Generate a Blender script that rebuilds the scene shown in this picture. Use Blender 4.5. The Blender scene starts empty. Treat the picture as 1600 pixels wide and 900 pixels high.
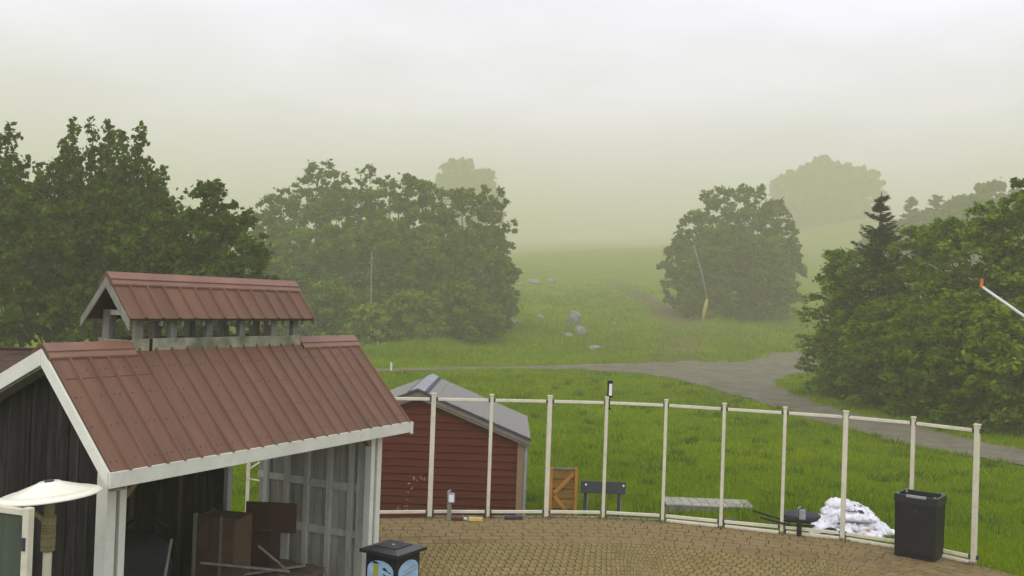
import bpy, bmesh, math, random
import numpy as np
from mathutils import Vector, Matrix
from mathutils.geometry import delaunay_2d_cdt

S = bpy.context.scene
COL = S.collection
R = math.radians
random.seed(7)
rng = np.random.default_rng(7)

# ------------------------------------------------------------------ camera
CAM_H = 4.0
PITCH, ROLL, FPX = 0.0129, 0.0355, 1522.16        # measured from the posts and roof edges (1600 px wide photograph)
cam = bpy.data.cameras.new('camera')
cam.sensor_width = 36.0
cam.lens = 36.0 * FPX / 1600.0
cam.clip_start = 0.1
cam.clip_end = 6000
camo = bpy.data.objects.new('camera', cam)
COL.objects.link(camo)
_f = Vector((0, math.cos(PITCH), math.sin(PITCH)))
_r0 = Vector((1, 0, 0)); _u0 = _r0.cross(_f)
_c, _s = math.cos(ROLL), math.sin(ROLL)
_r = _c * _r0 + _s * _u0
_u = -_s * _r0 + _c * _u0
camo.matrix_world = Matrix(((_r.x, _u.x, -_f.x, 0), (_r.y, _u.y, -_f.y, 0), (_r.z, _u.z, -_f.z, CAM_H), (0, 0, 0, 1)))
S.camera = camo

# ------------------------------------------------------------------ sky, sun, exposure
SKY_W, SUN_E, HAZE_D = 0.93, 0.8, 0.0024
world = bpy.data.worlds.new('World'); S.world = world; world.use_nodes = True
nt = world.node_tree; nt.nodes.clear()
wo = nt.nodes.new('ShaderNodeOutputWorld')
sky = nt.nodes.new('ShaderNodeTexSky'); sky.sky_type = 'NISHITA'; sky.sun_disc = False
sky.sun_elevation = R(48); sky.sun_rotation = R(200); sky.air_density = 1.5; sky.dust_density = 3
bgs = nt.nodes.new('ShaderNodeBackground'); bgs.inputs[1].default_value = 0.09
nt.links.new(sky.outputs[0], bgs.inputs[0])
tc = nt.nodes.new('ShaderNodeTexCoord')
mpg = nt.nodes.new('ShaderNodeMapping'); mpg.inputs['Scale'].default_value = (1.0, 1.0, 3.2)
nz = nt.nodes.new('ShaderNodeTexNoise'); nz.inputs['Scale'].default_value = 2.6; nz.inputs['Detail'].default_value = 6
cr = nt.nodes.new('ShaderNodeValToRGB')
cr.color_ramp.elements[0].position = 0.35; cr.color_ramp.elements[0].color = (0.74, 0.74, 0.98, 1)
cr.color_ramp.elements[1].position = 0.68; cr.color_ramp.elements[1].color = (1.03, 1.0, 1.38, 1)
nt.links.new(tc.outputs['Generated'], mpg.inputs[0]); nt.links.new(mpg.outputs[0], nz.inputs[0]); nt.links.new(nz.outputs['Fac'], cr.inputs[0])
bgc = nt.nodes.new('ShaderNodeBackground'); bgc.inputs[1].default_value = 1.55
nt.links.new(cr.outputs[0], bgc.inputs[0])
mx = nt.nodes.new('ShaderNodeMixShader'); mx.inputs[0].default_value = SKY_W
nt.links.new(bgs.outputs[0], mx.inputs[1]); nt.links.new(bgc.outputs[0], mx.inputs[2]); nt.links.new(mx.outputs[0], wo.inputs[0])

sun = bpy.data.lights.new('sun', 'SUN'); sun.energy = SUN_E; sun.angle = R(25); sun.color = (1, 0.97, 0.92)
suno = bpy.data.objects.new('sun', sun); COL.objects.link(suno)
suno.rotation_euler = (R(42), 0, R(-20)); suno.location = (0, -20, 60)

S.view_settings.view_transform = 'Standard'
S.view_settings.look = 'None'
S.view_settings.exposure = 0.27
S.view_settings.gamma = 1.0
S.view_settings.use_curve_mapping = False
S.render.engine = 'CYCLES'
cy = S.cycles
cy.max_bounces = 7; cy.diffuse_bounces = 3; cy.glossy_bounces = 2; cy.transmission_bounces = 3
cy.transparent_max_bounces = 8; cy.volume_bounces = 5
cy.use_denoising = True
cy.caustics_reflective = False; cy.caustics_refractive = False

# ------------------------------------------------------------------ helpers: pixels to rays, terrain height
O = Vector((0, 0, CAM_H))
def ray(px, py):
    return (px - 800) / FPX * _r - (py - 450) / FPX * _u + _f
def at_y(px, py, Y):
    d = ray(px, py); return O + d * (Y / d.y)
def on_z(px, py, z):
    d = ray(px, py); return O + d * ((z - CAM_H) / d.z)

_TY = np.array([-50, 18, 26, 40, 60, 74, 82, 95, 110, 125, 140, 164, 190, 230, 350, 650, 1100, 1700, 2200, 2600.])
_TZ = np.array([-.42, -.42, -.62, -.85, -1.1, -1.25, -1.2, -1.1, -.7, .05, 1.1, 3.0, 4.8, 7.7, 15.6, 33, 63, 105, 136, 137.])
def sstep(a, b, x):
    t = np.clip((x - a) / (b - a), 0, 1); return t * t * (3 - 2 * t)
def height(x, y):
    x = np.asarray(x, float); y = np.asarray(y, float)
    w = np.maximum(1.5, y * 0.05)
    z = sum(np.interp(y + k * w, _TY, _TZ) for k in (-1, -.5, 0, .5, 1)) / 5.0
    near = (1 - sstep(24, 38, y))
    z = z + near * (-0.55 * (1 - sstep(0.3, 2.6, x)) + .2 * sstep(3.5, 6.5, x) * (1 - sstep(20, 26, y)))
    z = z + 0.05 * np.sin(x * .37 + 1.3) * np.sin(y * .29) * sstep(20, 30, y)
    z = z + sstep(78, 100, y) * (0.22 * np.sin(x * .33 + y * .11) + .15 * np.sin(x * .71 - y * .43) + .22 * np.sin(x * 1.1 + 2.1 * np.sin(y * .31)) * np.sin(y * .62 + x * .2)) * (1 - sstep(170, 300, y))
    z = z + sstep(200, 520, y) * (np.clip(x, 0, 400) * .09 + 3 * np.sin(x * .02 + 1))
    z = z + sstep(80, 120, y) * sstep(-12, -34, x) * 1.0
    z = z + 16 * np.exp(-((x - 212) / 70) ** 2 - ((y - 640) / 90) ** 2) + 13 * np.exp(-((x + 34) / 20) ** 2 - ((y - 560) / 60) ** 2)
    return np.where(z > 134, 134 + 6 * (1 - np.exp(-(z - 134) / 6)), z)
def hz(x, y): return float(height(x, y))
def on_ground(px, py, off=0.0):
    d = ray(px, py)
    a, b = 5.0, 2500.0
    t = a
    prev = a
    while t < b:
        p = O + d * t
        if p.z < hz(p.x, p.y) + off: break
        prev = t; t *= 1.02
    lo, hi = prev, t
    for _ in range(25):
        m = (lo + hi) / 2; p = O + d * m
        if p.z < hz(p.x, p.y) + off: hi = m
        else: lo = m
    return O + d * hi

# ------------------------------------------------------------------ materials
def _nodes(name):
    m = bpy.data.materials.new(name); m.use_nodes = True
    n = m.node_tree; n.nodes.clear()
    out = n.nodes.new('ShaderNodeOutputMaterial')
    b = n.nodes.new('ShaderNodeBsdfPrincipled')
    n.links.new(b.outputs[0], out.inputs[0])
    return m, n, b, out
def lin(c):
    return tuple(((v / 255) / 12.92 if v / 255 <= .04045 else ((v / 255 + .055) / 1.055) ** 2.4) for v in c)
def mat(name, c1, c2=None, scale=6, rough=.7, bump=0.0, stretch=(1, 1, 1), metal=0, spec=.1, detail=6,
        dirt=None, dirt_amt=.5, dirt_scale=2.0, rnd=.0, bscale=None, lo=.35, hi=.65):
    m, n, b, out = _nodes(name)
    c2 = c2 or tuple(v * .75 for v in c1)
    tc = n.nodes.new('ShaderNodeTexCoord'); mp = n.nodes.new('ShaderNodeMapping')
    mp.inputs['Scale'].default_value = stretch
    n.links.new(tc.outputs['Object'], mp.inputs[0])
    oi = n.nodes.new('ShaderNodeObjectInfo')
    sc = n.nodes.new('ShaderNodeVectorMath'); sc.operation = 'SCALE'; sc.inputs[0].default_value = (13, 7, 5)
    n.links.new(oi.outputs['Random'], sc.inputs['Scale'])
    n.links.new(sc.outputs[0], mp.inputs['Location'])
    nz = n.nodes.new('ShaderNodeTexNoise'); nz.inputs['Scale'].default_value = scale; nz.inputs['Detail'].default_value = detail
    n.links.new(mp.outputs[0], nz.inputs[0])
    rp = n.nodes.new('ShaderNodeValToRGB')
    rp.color_ramp.elements[0].position = lo; rp.color_ramp.elements[0].color = (*c2, 1)
    rp.color_ramp.elements[1].position = hi; rp.color_ramp.elements[1].color = (*c1, 1)
    n.links.new(nz.outputs['Fac'], rp.inputs[0])
    col = rp.outputs[0]
    if dirt:
        n2 = n.nodes.new('ShaderNodeTexNoise'); n2.inputs['Scale'].default_value = dirt_scale; n2.inputs['Detail'].default_value = 8
        n2.inputs['Roughness'].default_value = .7
        n.links.new(mp.outputs[0], n2.inputs[0])
        r2 = n.nodes.new('ShaderNodeValToRGB'); r2.color_ramp.elements[0].position = .5; r2.color_ramp.elements[1].position = .72
        n.links.new(n2.outputs['Fac'], r2.inputs[0])
        ml = n.nodes.new('ShaderNodeMath'); ml.operation = 'MULTIPLY'; ml.inputs[1].default_value = dirt_amt
        n.links.new(r2.outputs[0], ml.inputs[0])
        mi = n.nodes.new('ShaderNodeMixRGB'); mi.inputs[2].default_value = (*dirt, 1)
        n.links.new(ml.outputs[0], mi.inputs[0]); n.links.new(col, mi.inputs[1]); col = mi.outputs[0]
    if rnd:
        hs = n.nodes.new('ShaderNodeHueSaturation')
        mr = n.nodes.new('ShaderNodeMapRange'); mr.inputs[3].default_value = 1 - rnd; mr.inputs[4].default_value = 1 + rnd
        n.links.new(oi.outputs['Random'], mr.inputs[0]); n.links.new(mr.outputs[0], hs.inputs['Value'])
        n.links.new(col, hs.inputs['Color']); col = hs.outputs[0]
    n.links.new(col, b.inputs['Base Color'])
    b.inputs['Roughness'].default_value = rough; b.inputs['Metallic'].default_value = metal
    b.inputs['Specular IOR Level'].default_value = spec
    if bump:
        n3 = n.nodes.new('ShaderNodeTexNoise'); n3.inputs['Scale'].default_value = bscale or scale * 4; n3.inputs['Detail'].default_value = 5
        n.links.new(mp.outputs[0], n3.inputs[0])
        bp = n.nodes.new('ShaderNodeBump'); bp.inputs['Strength'].default_value = bump; bp.inputs['Distance'].default_value = .02
        n.links.new(n3.outputs['Fac'], bp.inputs['Height']); n.links.new(bp.outputs[0], b.inputs['Normal'])
    return m

M = {}
M['roof_red'] = mat('roof_red', (.165, .086, .048), (.128, .068, .038), 1.3, .45, .08, (.6, 3.5, .6), spec=.12, dirt=(.100, .066, .048), dirt_amt=.6, dirt_scale=2.5, rnd=.07)
M['cap_red'] = mat('cap_red', (.225, .122, .074), (.185, .10, .062), 2.5, .4, .03, spec=.2, dirt=(.16, .045, .03), dirt_amt=.3)
M['white_paint'] = mat('white_paint', (.64, .65, .50), (.56, .57, .43), 3, .55, .1, (1, 1, 1), dirt=(.33, .33, .24), dirt_amt=.4, dirt_scale=6)
M['cream_metal'] = mat('cream_metal', (.60, .575, .395), (.54, .515, .35), 4, .4, .05, dirt=(.25, .23, .15), dirt_amt=.35, dirt_scale=7)
M['dark_wood'] = mat('dark_wood', (.020, .018, .016), (.008, .008, .008), 3, .8, .4, (7, 7, .7), dirt=(.10, .09, .062), dirt_amt=.35, dirt_scale=1.7, rnd=.3)
M['grey_wood'] = mat('grey_wood', (.23, .23, .17), (.13, .135, .10), 3, .85, .35, (6, 6, .8), dirt=(.08, .09, .05), dirt_amt=.5, dirt_scale=3, rnd=.12)
M['curb_wood'] = mat('curb_wood', (.30, .29, .19), (.12, .13, .075), 5, .9, .35, (5, 1, 1), dirt=(.09, .11, .045), dirt_amt=.6, dirt_scale=6, rnd=.1)
M['paint_light'] = mat('paint_light', (.56, .57, .44), (.44, .45, .34), 2.5, .8, .15, (3, 3, .6), dirt=(.12, .12, .075), dirt_amt=.4, dirt_scale=3)
M['paint_grey'] = mat('paint_grey', (.40, .405, .30), (.30, .305, .22), 2.5, .8, .15, (3, 3, .6), dirt=(.09, .09, .055), dirt_amt=.4, dirt_scale=3, rnd=.1)
M['rafter'] = mat('rafter', (.10, .075, .05), (.06, .05, .035), 3, .85, .2, (1, 6, 1))
M['shed_red'] = mat('shed_red', (.094, .021, .012), (.080, .018, .010), 3, .8, .2, (1, 1, 8), dirt=(.06, .028, .022), dirt_amt=.3, rnd=.06, spec=.1)
M['shed_trim'] = mat('shed_trim', (.20, .175, .125), (.16, .14, .10), 4, .7, .1)
M['tan_wood'] = mat('tan_wood', (.25, .17, .085), (.19, .13, .065), 3, .75, .2, (1, 1, .4), rnd=.1)
M['gate_frame'] = mat('gate_frame', (.42, .20, .045), (.33, .15, .03), 4, .7, .1)
M['gate_wood'] = mat('gate_wood', (.27, .165, .035), (.19, .11, .022), 4, .7, .25, (1, 1, 5), dirt=(.10, .055, .02), dirt_amt=.5, rnd=.14)
M['shed_roof'] = mat('shed_roof', (.215, .212, .175), (.185, .182, .15), 14, .6, .2, dirt=(.15, .16, .14), dirt_amt=.25)
M['shingle_brown'] = mat('shingle_brown', (.075, .045, .03), (.05, .03, .022), 5, .9, .5, rnd=.12)
M['black_plastic'] = mat('black_plastic', (.009, .009, .011), (.006, .006, .008), 5, .5, .08, spec=.2, dirt=(.03, .03, .03), dirt_amt=.3, dirt_scale=3)
M['black_rim'] = mat('black_rim', (.016, .016, .018), (.011, .011, .013), 5, .35, .0, spec=.35)
M['grey_plastic'] = mat('grey_plastic', (.30, .31, .30), (.22, .23, .22), 8, .5)
M['charcoal'] = mat('charcoal', (.055, .06, .068), (.04, .045, .052), 6, .6, .1, dirt=(.10, .11, .11), dirt_amt=.3)
M['board_grey'] = mat('board_grey', (.060, .064, .062), (.045, .048, .048), 6, .6, .1)
M['concrete'] = mat('concrete', (.33, .32, .24), (.24, .235, .175), 5, .9, .3, dirt=(.12, .13, .06), dirt_amt=.5, rnd=.1)
M['sack'] = mat('sack', (.80, .80, .74), (.56, .56, .54), 7, .45, 1.0, bscale=16, spec=.4, rnd=.05)
M['ink'] = mat('ink', (.02, .02, .025), (.03, .03, .035), 8, .5)
M['ink_amber'] = mat('ink_amber', (.5, .32, .03), (.45, .28, .03), 8, .5)
M['dome'] = mat('dome', (.80, .80, .58), (.72, .72, .50), 3, .3, .0, metal=0, spec=.6, dirt=(.45, .43, .30), dirt_amt=.3)
M['burner'] = mat('burner', (.25, .21, .10), (.18, .15, .07), 8, .5, .1)
M['hole'] = mat('hole', (.015, .014, .01), (.01, .01, .008), 8, .8)
M['sand_joint'] = mat('sand_joint', (.085, .072, .036), (.050, .046, .022), 9, .95, .4, dirt=(.05, .07, .015), dirt_amt=.5, dirt_scale=.8)
M['paver_a'] = mat('paver_a', (.220, .170, .058), (.180, .138, .046), 9, .9, .3, dirt=(.15, .13, .06), dirt_amt=.5, dirt_scale=5, rnd=.13)
M['paver_b'] = mat('paver_b', (.190, .140, .055), (.158, .115, .045), 7, .9, .3, dirt=(.15, .12, .06), dirt_amt=.5, dirt_scale=4, rnd=.13)
M['rock'] = mat('rock', (.30, .29, .25), (.16, .16, .13), 3, .9, .6, dirt=(.09, .11, .045), dirt_amt=.4, rnd=.1)
M['bark'] = mat('bark', (.075, .062, .045), (.04, .034, .026), 6, .9, .4, (3, 3, .6))
M['bark_grey'] = mat('bark_grey', (.16, .15, .12), (.09, .085, .07), 5, .9, .3, (3, 3, .6))
M['bark_pale'] = mat('bark_pale', (.22, .22, .16), (.15, .15, .11), 5, .8, .2)
M['ply_brown'] = mat('ply_brown', (.060, .032, .022), (.042, .023, .017), 3, .7, .1, dirt=(.09, .05, .03), dirt_amt=.4)
M['crate_brown'] = mat('crate_brown', (.105, .066, .036), (.07, .048, .028), 4, .8, .2, dirt=(.06, .07, .035), dirt_amt=.5)
M['tarp'] = mat('tarp', (.018, .018, .02), (.012, .012, .014), 6, .6, .5)
M['plank'] = mat('plank', (.21, .195, .14), (.13, .12, .085), 4, .85, .2, (1, 6, 6), rnd=.15)
M['black_pipe'] = mat('black_pipe', (.02, .02, .02), (.015, .015, .015), 6, .5)
M['maroon'] = mat('maroon', (.11, .035, .02), (.08, .03, .02), 6, .7)
M['yellow'] = mat('yellow', (.62, .50, .14), (.5, .4, .1), 6, .6)
M['pad_tan'] = mat('pad_tan', (.45, .38, .12), (.36, .3, .09), 6, .7)
M['orange'] = mat('orange', (.55, .16, .03), (.45, .13, .03), 6, .5)
M['white_metal'] = mat('white_metal', (.74, .74, .70), (.65, .65, .6), 6, .4)
M['decal_blue'] = mat('decal_blue', (.34, .50, .56), (.20, .36, .44), 9, .5, lo=.3, hi=.7)
M['decal_green'] = mat('decal_green', (.33, .36, .04), (.28, .30, .03), 9, .5)
M['steel'] = mat('steel', (.30, .31, .30), (.22, .23, .22), 6, .4, metal=.3)

def glass_mat():
    m, n, b, out = _nodes('panel_glass')
    b.inputs['Base Color'].default_value = (.20, .24, .17, 1); b.inputs['Roughness'].default_value = .12
    tr = n.nodes.new('ShaderNodeBsdfTransparent'); tr.inputs[0].default_value = (.82, .88, .78, 1)
    mi = n.nodes.new('ShaderNodeMixShader'); mi.inputs[0].default_value = .2
    n.links.new(tr.outputs[0], mi.inputs[1]); n.links.new(b.outputs[0], mi.inputs[2]); n.links.new(mi.outputs[0], out.inputs[0])
    return m
M['glass'] = glass_mat()

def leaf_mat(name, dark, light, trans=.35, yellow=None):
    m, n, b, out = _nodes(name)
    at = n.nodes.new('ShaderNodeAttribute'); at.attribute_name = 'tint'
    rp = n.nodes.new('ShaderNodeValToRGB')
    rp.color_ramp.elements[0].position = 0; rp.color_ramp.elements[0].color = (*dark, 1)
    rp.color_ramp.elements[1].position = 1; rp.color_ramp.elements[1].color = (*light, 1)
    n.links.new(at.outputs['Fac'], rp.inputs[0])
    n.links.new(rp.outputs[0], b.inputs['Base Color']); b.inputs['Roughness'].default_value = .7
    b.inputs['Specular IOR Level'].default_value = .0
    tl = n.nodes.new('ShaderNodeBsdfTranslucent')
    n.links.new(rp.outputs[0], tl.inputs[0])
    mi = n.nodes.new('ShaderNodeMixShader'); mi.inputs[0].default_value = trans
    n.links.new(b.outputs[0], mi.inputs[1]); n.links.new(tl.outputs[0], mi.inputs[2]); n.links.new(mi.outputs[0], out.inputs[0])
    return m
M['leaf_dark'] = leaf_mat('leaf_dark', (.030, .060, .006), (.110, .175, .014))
M['leaf_mid'] = leaf_mat('leaf_mid', (.038, .085, .004), (.160, .265, .008))  # wide range: crown highlights and dark gaps are put into the leaf colour
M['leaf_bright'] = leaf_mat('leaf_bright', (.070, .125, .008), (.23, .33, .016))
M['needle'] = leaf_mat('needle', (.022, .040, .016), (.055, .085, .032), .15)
M['litter'] = leaf_mat('litter', (.03, .024, .012), (.10, .09, .035), .1)
M['grass_blade'] = leaf_mat('grass_blade', (.110, .205, .002), (.262, .345, .004), .4)

def ground_mat():
    m, n, b, out = _nodes('meadow_ground')
    tc = n.nodes.new('ShaderNodeTexCoord')
    def noise(s, d=6, r=.6):
        k = n.nodes.new('ShaderNodeTexNoise'); k.inputs['Scale'].default_value = s; k.inputs['Detail'].default_value = d; k.inputs['Roughness'].default_value = r
        n.links.new(tc.outputs['Object'], k.inputs[0]); return k
    def ramp(src, p0, c0, p1, c1):
        r = n.nodes.new('ShaderNodeValToRGB'); r.color_ramp.elements[0].position = p0; r.color_ramp.elements[0].color = (*c0, 1)
        r.color_ramp.elements[1].position = p1; r.color_ramp.elements[1].color = (*c1, 1); n.links.new(src, r.inputs[0]); return r
    a = ramp(noise(.13, 10, .7).outputs['Fac'], .36, (.085, .155, .002), .66, (.185, .245, .003))
    f = ramp(noise(9, 6, .8).outputs['Fac'], .3, (.55, .55, .5), .75, (1.15, 1.15, 1.1))
    mu = n.nodes.new('ShaderNodeMixRGB'); mu.blend_type = 'MULTIPLY'; mu.inputs[0].default_value = .8
    n.links.new(a.outputs[0], mu.inputs[1]); n.links.new(f.outputs[0], mu.inputs[2])
    d = ramp(noise(3, 8, .75).outputs['Fac'], .35, (.070, .052, .030), .7, (.165, .135, .075))
    at = n.nodes.new('ShaderNodeAttribute'); at.attribute_name = 'dirt'
    nn = noise(.8, 10, .85)
    ad = n.nodes.new('ShaderNodeMath'); ad.operation = 'ADD'; n.links.new(at.outputs['Fac'], ad.inputs[0]); n.links.new(nn.outputs['Fac'], ad.inputs[1])
    mr = n.nodes.new('ShaderNodeMapRange'); mr.inputs[1].default_value = .78; mr.inputs[2].default_value = 1.12; n.links.new(ad.outputs[0], mr.inputs[0])
    mi = n.nodes.new('ShaderNodeMixRGB'); n.links.new(mr.outputs[0], mi.inputs[0]); n.links.new(mu.outputs[0], mi.inputs[1]); n.links.new(d.outputs[0], mi.inputs[2])
    n.links.new(mi.outputs[0], b.inputs['Base Color']); b.inputs['Roughness'].default_value = 1; b.inputs['Specular IOR Level'].default_value = 0
    bp = n.nodes.new('ShaderNodeBump'); bp.inputs['Strength'].default_value = .8; bp.inputs['Distance'].default_value = .12
    n.links.new(noise(5, 8, .8).outputs['Fac'], bp.inputs['Height']); n.links.new(bp.outputs[0], b.inputs['Normal'])
    return m
M['ground'] = ground_mat()

def road_mat():
    m, n, b, out = _nodes('gravel_road')
    tc = n.nodes.new('ShaderNodeTexCoord')
    def noise(s, d=6, r=.6, st=(1, 1, 1)):
        mp = n.nodes.new('ShaderNodeMapping'); mp.inputs['Scale'].default_value = st; n.links.new(tc.outputs['Object'], mp.inputs[0])
        k = n.nodes.new('ShaderNodeTexNoise'); k.inputs['Scale'].default_value = s; k.inputs['Detail'].default_value = d; k.inputs['Roughness'].default_value = r
        n.links.new(mp.outputs[0], k.inputs[0]); return k
    def ramp(src, p0, c0, p1, c1):
        r = n.nodes.new('ShaderNodeValToRGB'); r.color_ramp.elements[0].position = p0; r.color_ramp.elements[0].color = (*c0, 1)
        r.color_ramp.elements[1].position = p1; r.color_ramp.elements[1].color = (*c1, 1); n.links.new(src, r.inputs[0]); return r
    a = ramp(noise(.6, 10, .8, (1, 1, 1)).outputs['Fac'], .35, (.105, .093, .055), .66, (.225, .208, .145))
    g = ramp(noise(16, 4, .8).outputs['Fac'], .3, (.5, .5, .5), .75, (1.35, 1.35, 1.35))
    mu = n.nodes.new('ShaderNodeMixRGB'); mu.blend_type = 'MULTIPLY'; mu.inputs[0].default_value = .8
    n.links.new(a.outputs[0], mu.inputs[1]); n.links.new(g.outputs[0], mu.inputs[2])
    # tufts of green creeping in from the edges
    at = n.nodes.new('ShaderNodeAttribute'); at.attribute_name = 'edge'
    ad = n.nodes.new('ShaderNodeMath'); ad.operation = 'ADD'; n.links.new(at.outputs['Fac'], ad.inputs[0]); n.links.new(noise(1.1, 8, .8).outputs['Fac'], ad.inputs[1])
    mr = n.nodes.new('ShaderNodeMapRange'); mr.inputs[1].default_value = 1.0; mr.inputs[2].default_value = 1.35; n.links.new(ad.outputs[0], mr.inputs[0])
    mi = n.nodes.new('ShaderNodeMixRGB'); mi.inputs[2].default_value = (.12, .13, .03, 1)
    n.links.new(mr.outputs[0], mi.inputs[0]); n.links.new(mu.outputs[0], mi.inputs[1])
    n.links.new(mi.outputs[0], b.inputs['Base Color']); b.inputs['Roughness'].default_value = .95; b.inputs['Specular IOR Level'].default_value = .05
    bp = n.nodes.new('ShaderNodeBump'); bp.inputs['Strength'].default_value = .6; bp.inputs['Distance'].default_value = .05
    n.links.new(noise(7, 8, .8).outputs['Fac'], bp.inputs['Height']); n.links.new(bp.outputs[0], b.inputs['Normal'])
    return m
M['road'] = road_mat()

# ------------------------------------------------------------------ mesh helpers
def tag(o, label=None, cat=None, group=None, kind=None):
    if label: o['label'] = label
    if cat: o['category'] = cat
    if group: o['group'] = group
    if kind: o['kind'] = kind
    return o
def thing(name, label, cat, loc=(0, 0, 0), rz=0.0, group=None):
    o = bpy.data.objects.new(name, None); COL.objects.link(o)
    o.location = loc; o.rotation_euler = (0, 0, rz); o.empty_display_size = .2
    return tag(o, label, cat, group)
def link_mesh(name, me, parent=None):
    o = bpy.data.objects.new(name, me); COL.objects.link(o)
    if parent is not None: o.parent = parent
    return o
class MB:
    def __init__(s): s.v = []; s.f = []
    def add(s, vs, fs):
        b = len(s.v); s.v += [tuple(v) for v in vs]; s.f += [tuple(b + i for i in f) for f in fs]; return s
    def box(s, x0, x1, y0, y1, z0, z1, mtx=None):
        vs = [Vector((x, y, z)) for z in (z0, z1) for y in (y0, y1) for x in (x0, x1)]
        if mtx: vs = [mtx @ v for v in vs]
        return s.add(vs, [(0, 2, 3, 1), (4, 5, 7, 6), (0, 1, 5, 4), (2, 6, 7, 3), (0, 4, 6, 2), (1, 3, 7, 5)])
    def bar(s, a, b, w, h, up=(0, 0, 1)):
        a, b = Vector(a), Vector(b); d = (b - a); L = d.length; d.normalize()
        u = Vector(up); x = d.cross(u)
        if x.length < 1e-4: x = d.cross(Vector((1, 0, 0)))
        x.normalize(); u = x.cross(d)
        vs = [a + d * L * k + x * (i * w / 2) + u * (j * h / 2) for k in (0, 1) for j in (-1, 1) for i in (-1, 1)]
        return s.add(vs, [(0, 1, 3, 2), (4, 6, 7, 5), (0, 4, 5, 1), (2, 3, 7, 6), (0, 2, 6, 4), (1, 5, 7, 3)])
    def tube(s, pts, rad, n=8, cap=True):
        pts = [Vector(p) for p in pts]
        rs = rad if hasattr(rad, '__len__') else [rad] * len(pts)
        b = len(s.v); prev = None
        for i, p in enumerate(pts):
            d = (pts[min(i + 1, len(pts) - 1)] - pts[max(i - 1, 0)]).normalized()
            x = prev - d * prev.dot(d) if prev is not None else d.orthogonal()
            if x.length < 1e-5: x = d.orthogonal()
            x.normalize(); prev = x; y = d.cross(x)
            for k in range(n):
                a = 2 * math.pi * k / n
                s.v.append(tuple(p + (x * math.cos(a) + y * math.sin(a)) * rs[i]))
        for i in range(len(pts) - 1):
            for k in range(n):
                k2 = (k + 1) % n
                s.f.append((b + i * n + k, b + i * n + k2, b + (i + 1) * n + k2, b + (i + 1) * n + k))
        if cap:
            s.f.append(tuple(b + k for k in range(n))[::-1]); s.f.append(tuple(b + (len(pts) - 1) * n + k for k in range(n)))
        return s
    def lathe(s, prof, n=32, cx=0, cy=0, mtx=None):
        b = len(s.v)
        for (r, z) in prof:
            for k in range(n):
                a = 2 * math.pi * k / n; v = Vector((cx + r * math.cos(a), cy + r * math.sin(a), z))
                s.v.append(tuple(mtx @ v if mtx else v))
        for i in range(len(prof) - 1):
            for k in range(n):
                k2 = (k + 1) % n
                s.f.append((b + i * n + k, b + i * n + k2, b + (i + 1) * n + k2, b + (i + 1) * n + k))
        return s
    def prism(s, poly, axis, a, b):
        """poly: 2D points in the plane normal to axis ('x': (y,z), 'y': (x,z), 'z': (x,y))"""
        def P(p, t):
            return {'x': (t, p[0], p[1]), 'y': (p[0], t, p[1]), 'z': (p[0], p[1], t)}[axis]
        n = len(poly); vs = [P(p, a) for p in poly] + [P(p, b) for p in poly]
        fs = [tuple(range(n))[::-1], tuple(range(n, 2 * n))] + [(i, (i + 1) % n, n + (i + 1) % n, n + i) for i in range(n)]
        return s.add(vs, fs)
    def mesh(s, name, m, smooth=False, bevel=0):
        me = bpy.data.meshes.new(name); me.from_pydata(s.v, [], s.f)
        bm = bmesh.new(); bm.from_mesh(me)
        bmesh.ops.recalc_face_normals(bm, faces=bm.faces)
        if bevel:
            bmesh.ops.bevel(bm, geom=list(bm.edges), offset=bevel, segments=1, affect='EDGES', clamp_overlap=True)
        bm.to_mesh(me); bm.free()
        me.materials.append(m)
        if smooth: me.polygons.foreach_set('use_smooth', [True] * len(me.polygons))
        return me
    def build(s, name, m, parent=None, smooth=False, bevel=0):
        return link_mesh(name, s.mesh(name, m, smooth, bevel), parent)

def quads_mesh(name, V, m, tint=None, tri=False):
    """V: (N,4,3) or (N,3,3) array -> mesh of loose quads / tris"""
    k = V.shape[1]; N = V.shape[0]
    me = bpy.data.meshes.new(name)
    me.vertices.add(N * k); me.vertices.foreach_set('co', V.reshape(-1).astype(np.float32))
    me.loops.add(N * k); me.loops.foreach_set('vertex_index', np.arange(N * k, dtype=np.int32))
    me.polygons.add(N); me.polygons.foreach_set('loop_start', np.arange(0, N * k, k, dtype=np.int32))
    try: me.polygons.foreach_set('loop_total', np.full(N, k, dtype=np.int32))
    except Exception: pass
    me.update(calc_edges=True)
    if tint is not None:
        a = me.attributes.new('tint', 'FLOAT', 'FACE'); a.data.foreach_set('value', np.clip(tint, 0, 1).astype(np.float32))
    me.materials.append(m)
    return me

# ------------------------------------------------------------------ terrain
def seg_dist(x, y, pts):
    best = np.full(np.shape(x), 1e9)
    for (ax, ay), (bx, by) in zip(pts[:-1], pts[1:]):
        dx, dy = bx - ax, by - ay
        t = np.clip(((x - ax) * dx + (y - ay) * dy) / (dx * dx + dy * dy + 1e-9), 0, 1)
        best = np.minimum(best, np.hypot(x - ax - t * dx, y - ay - t * dy))
    return best
def gp(l): return [tuple(on_ground(px, py))[:2] for px, py in l]

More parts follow.
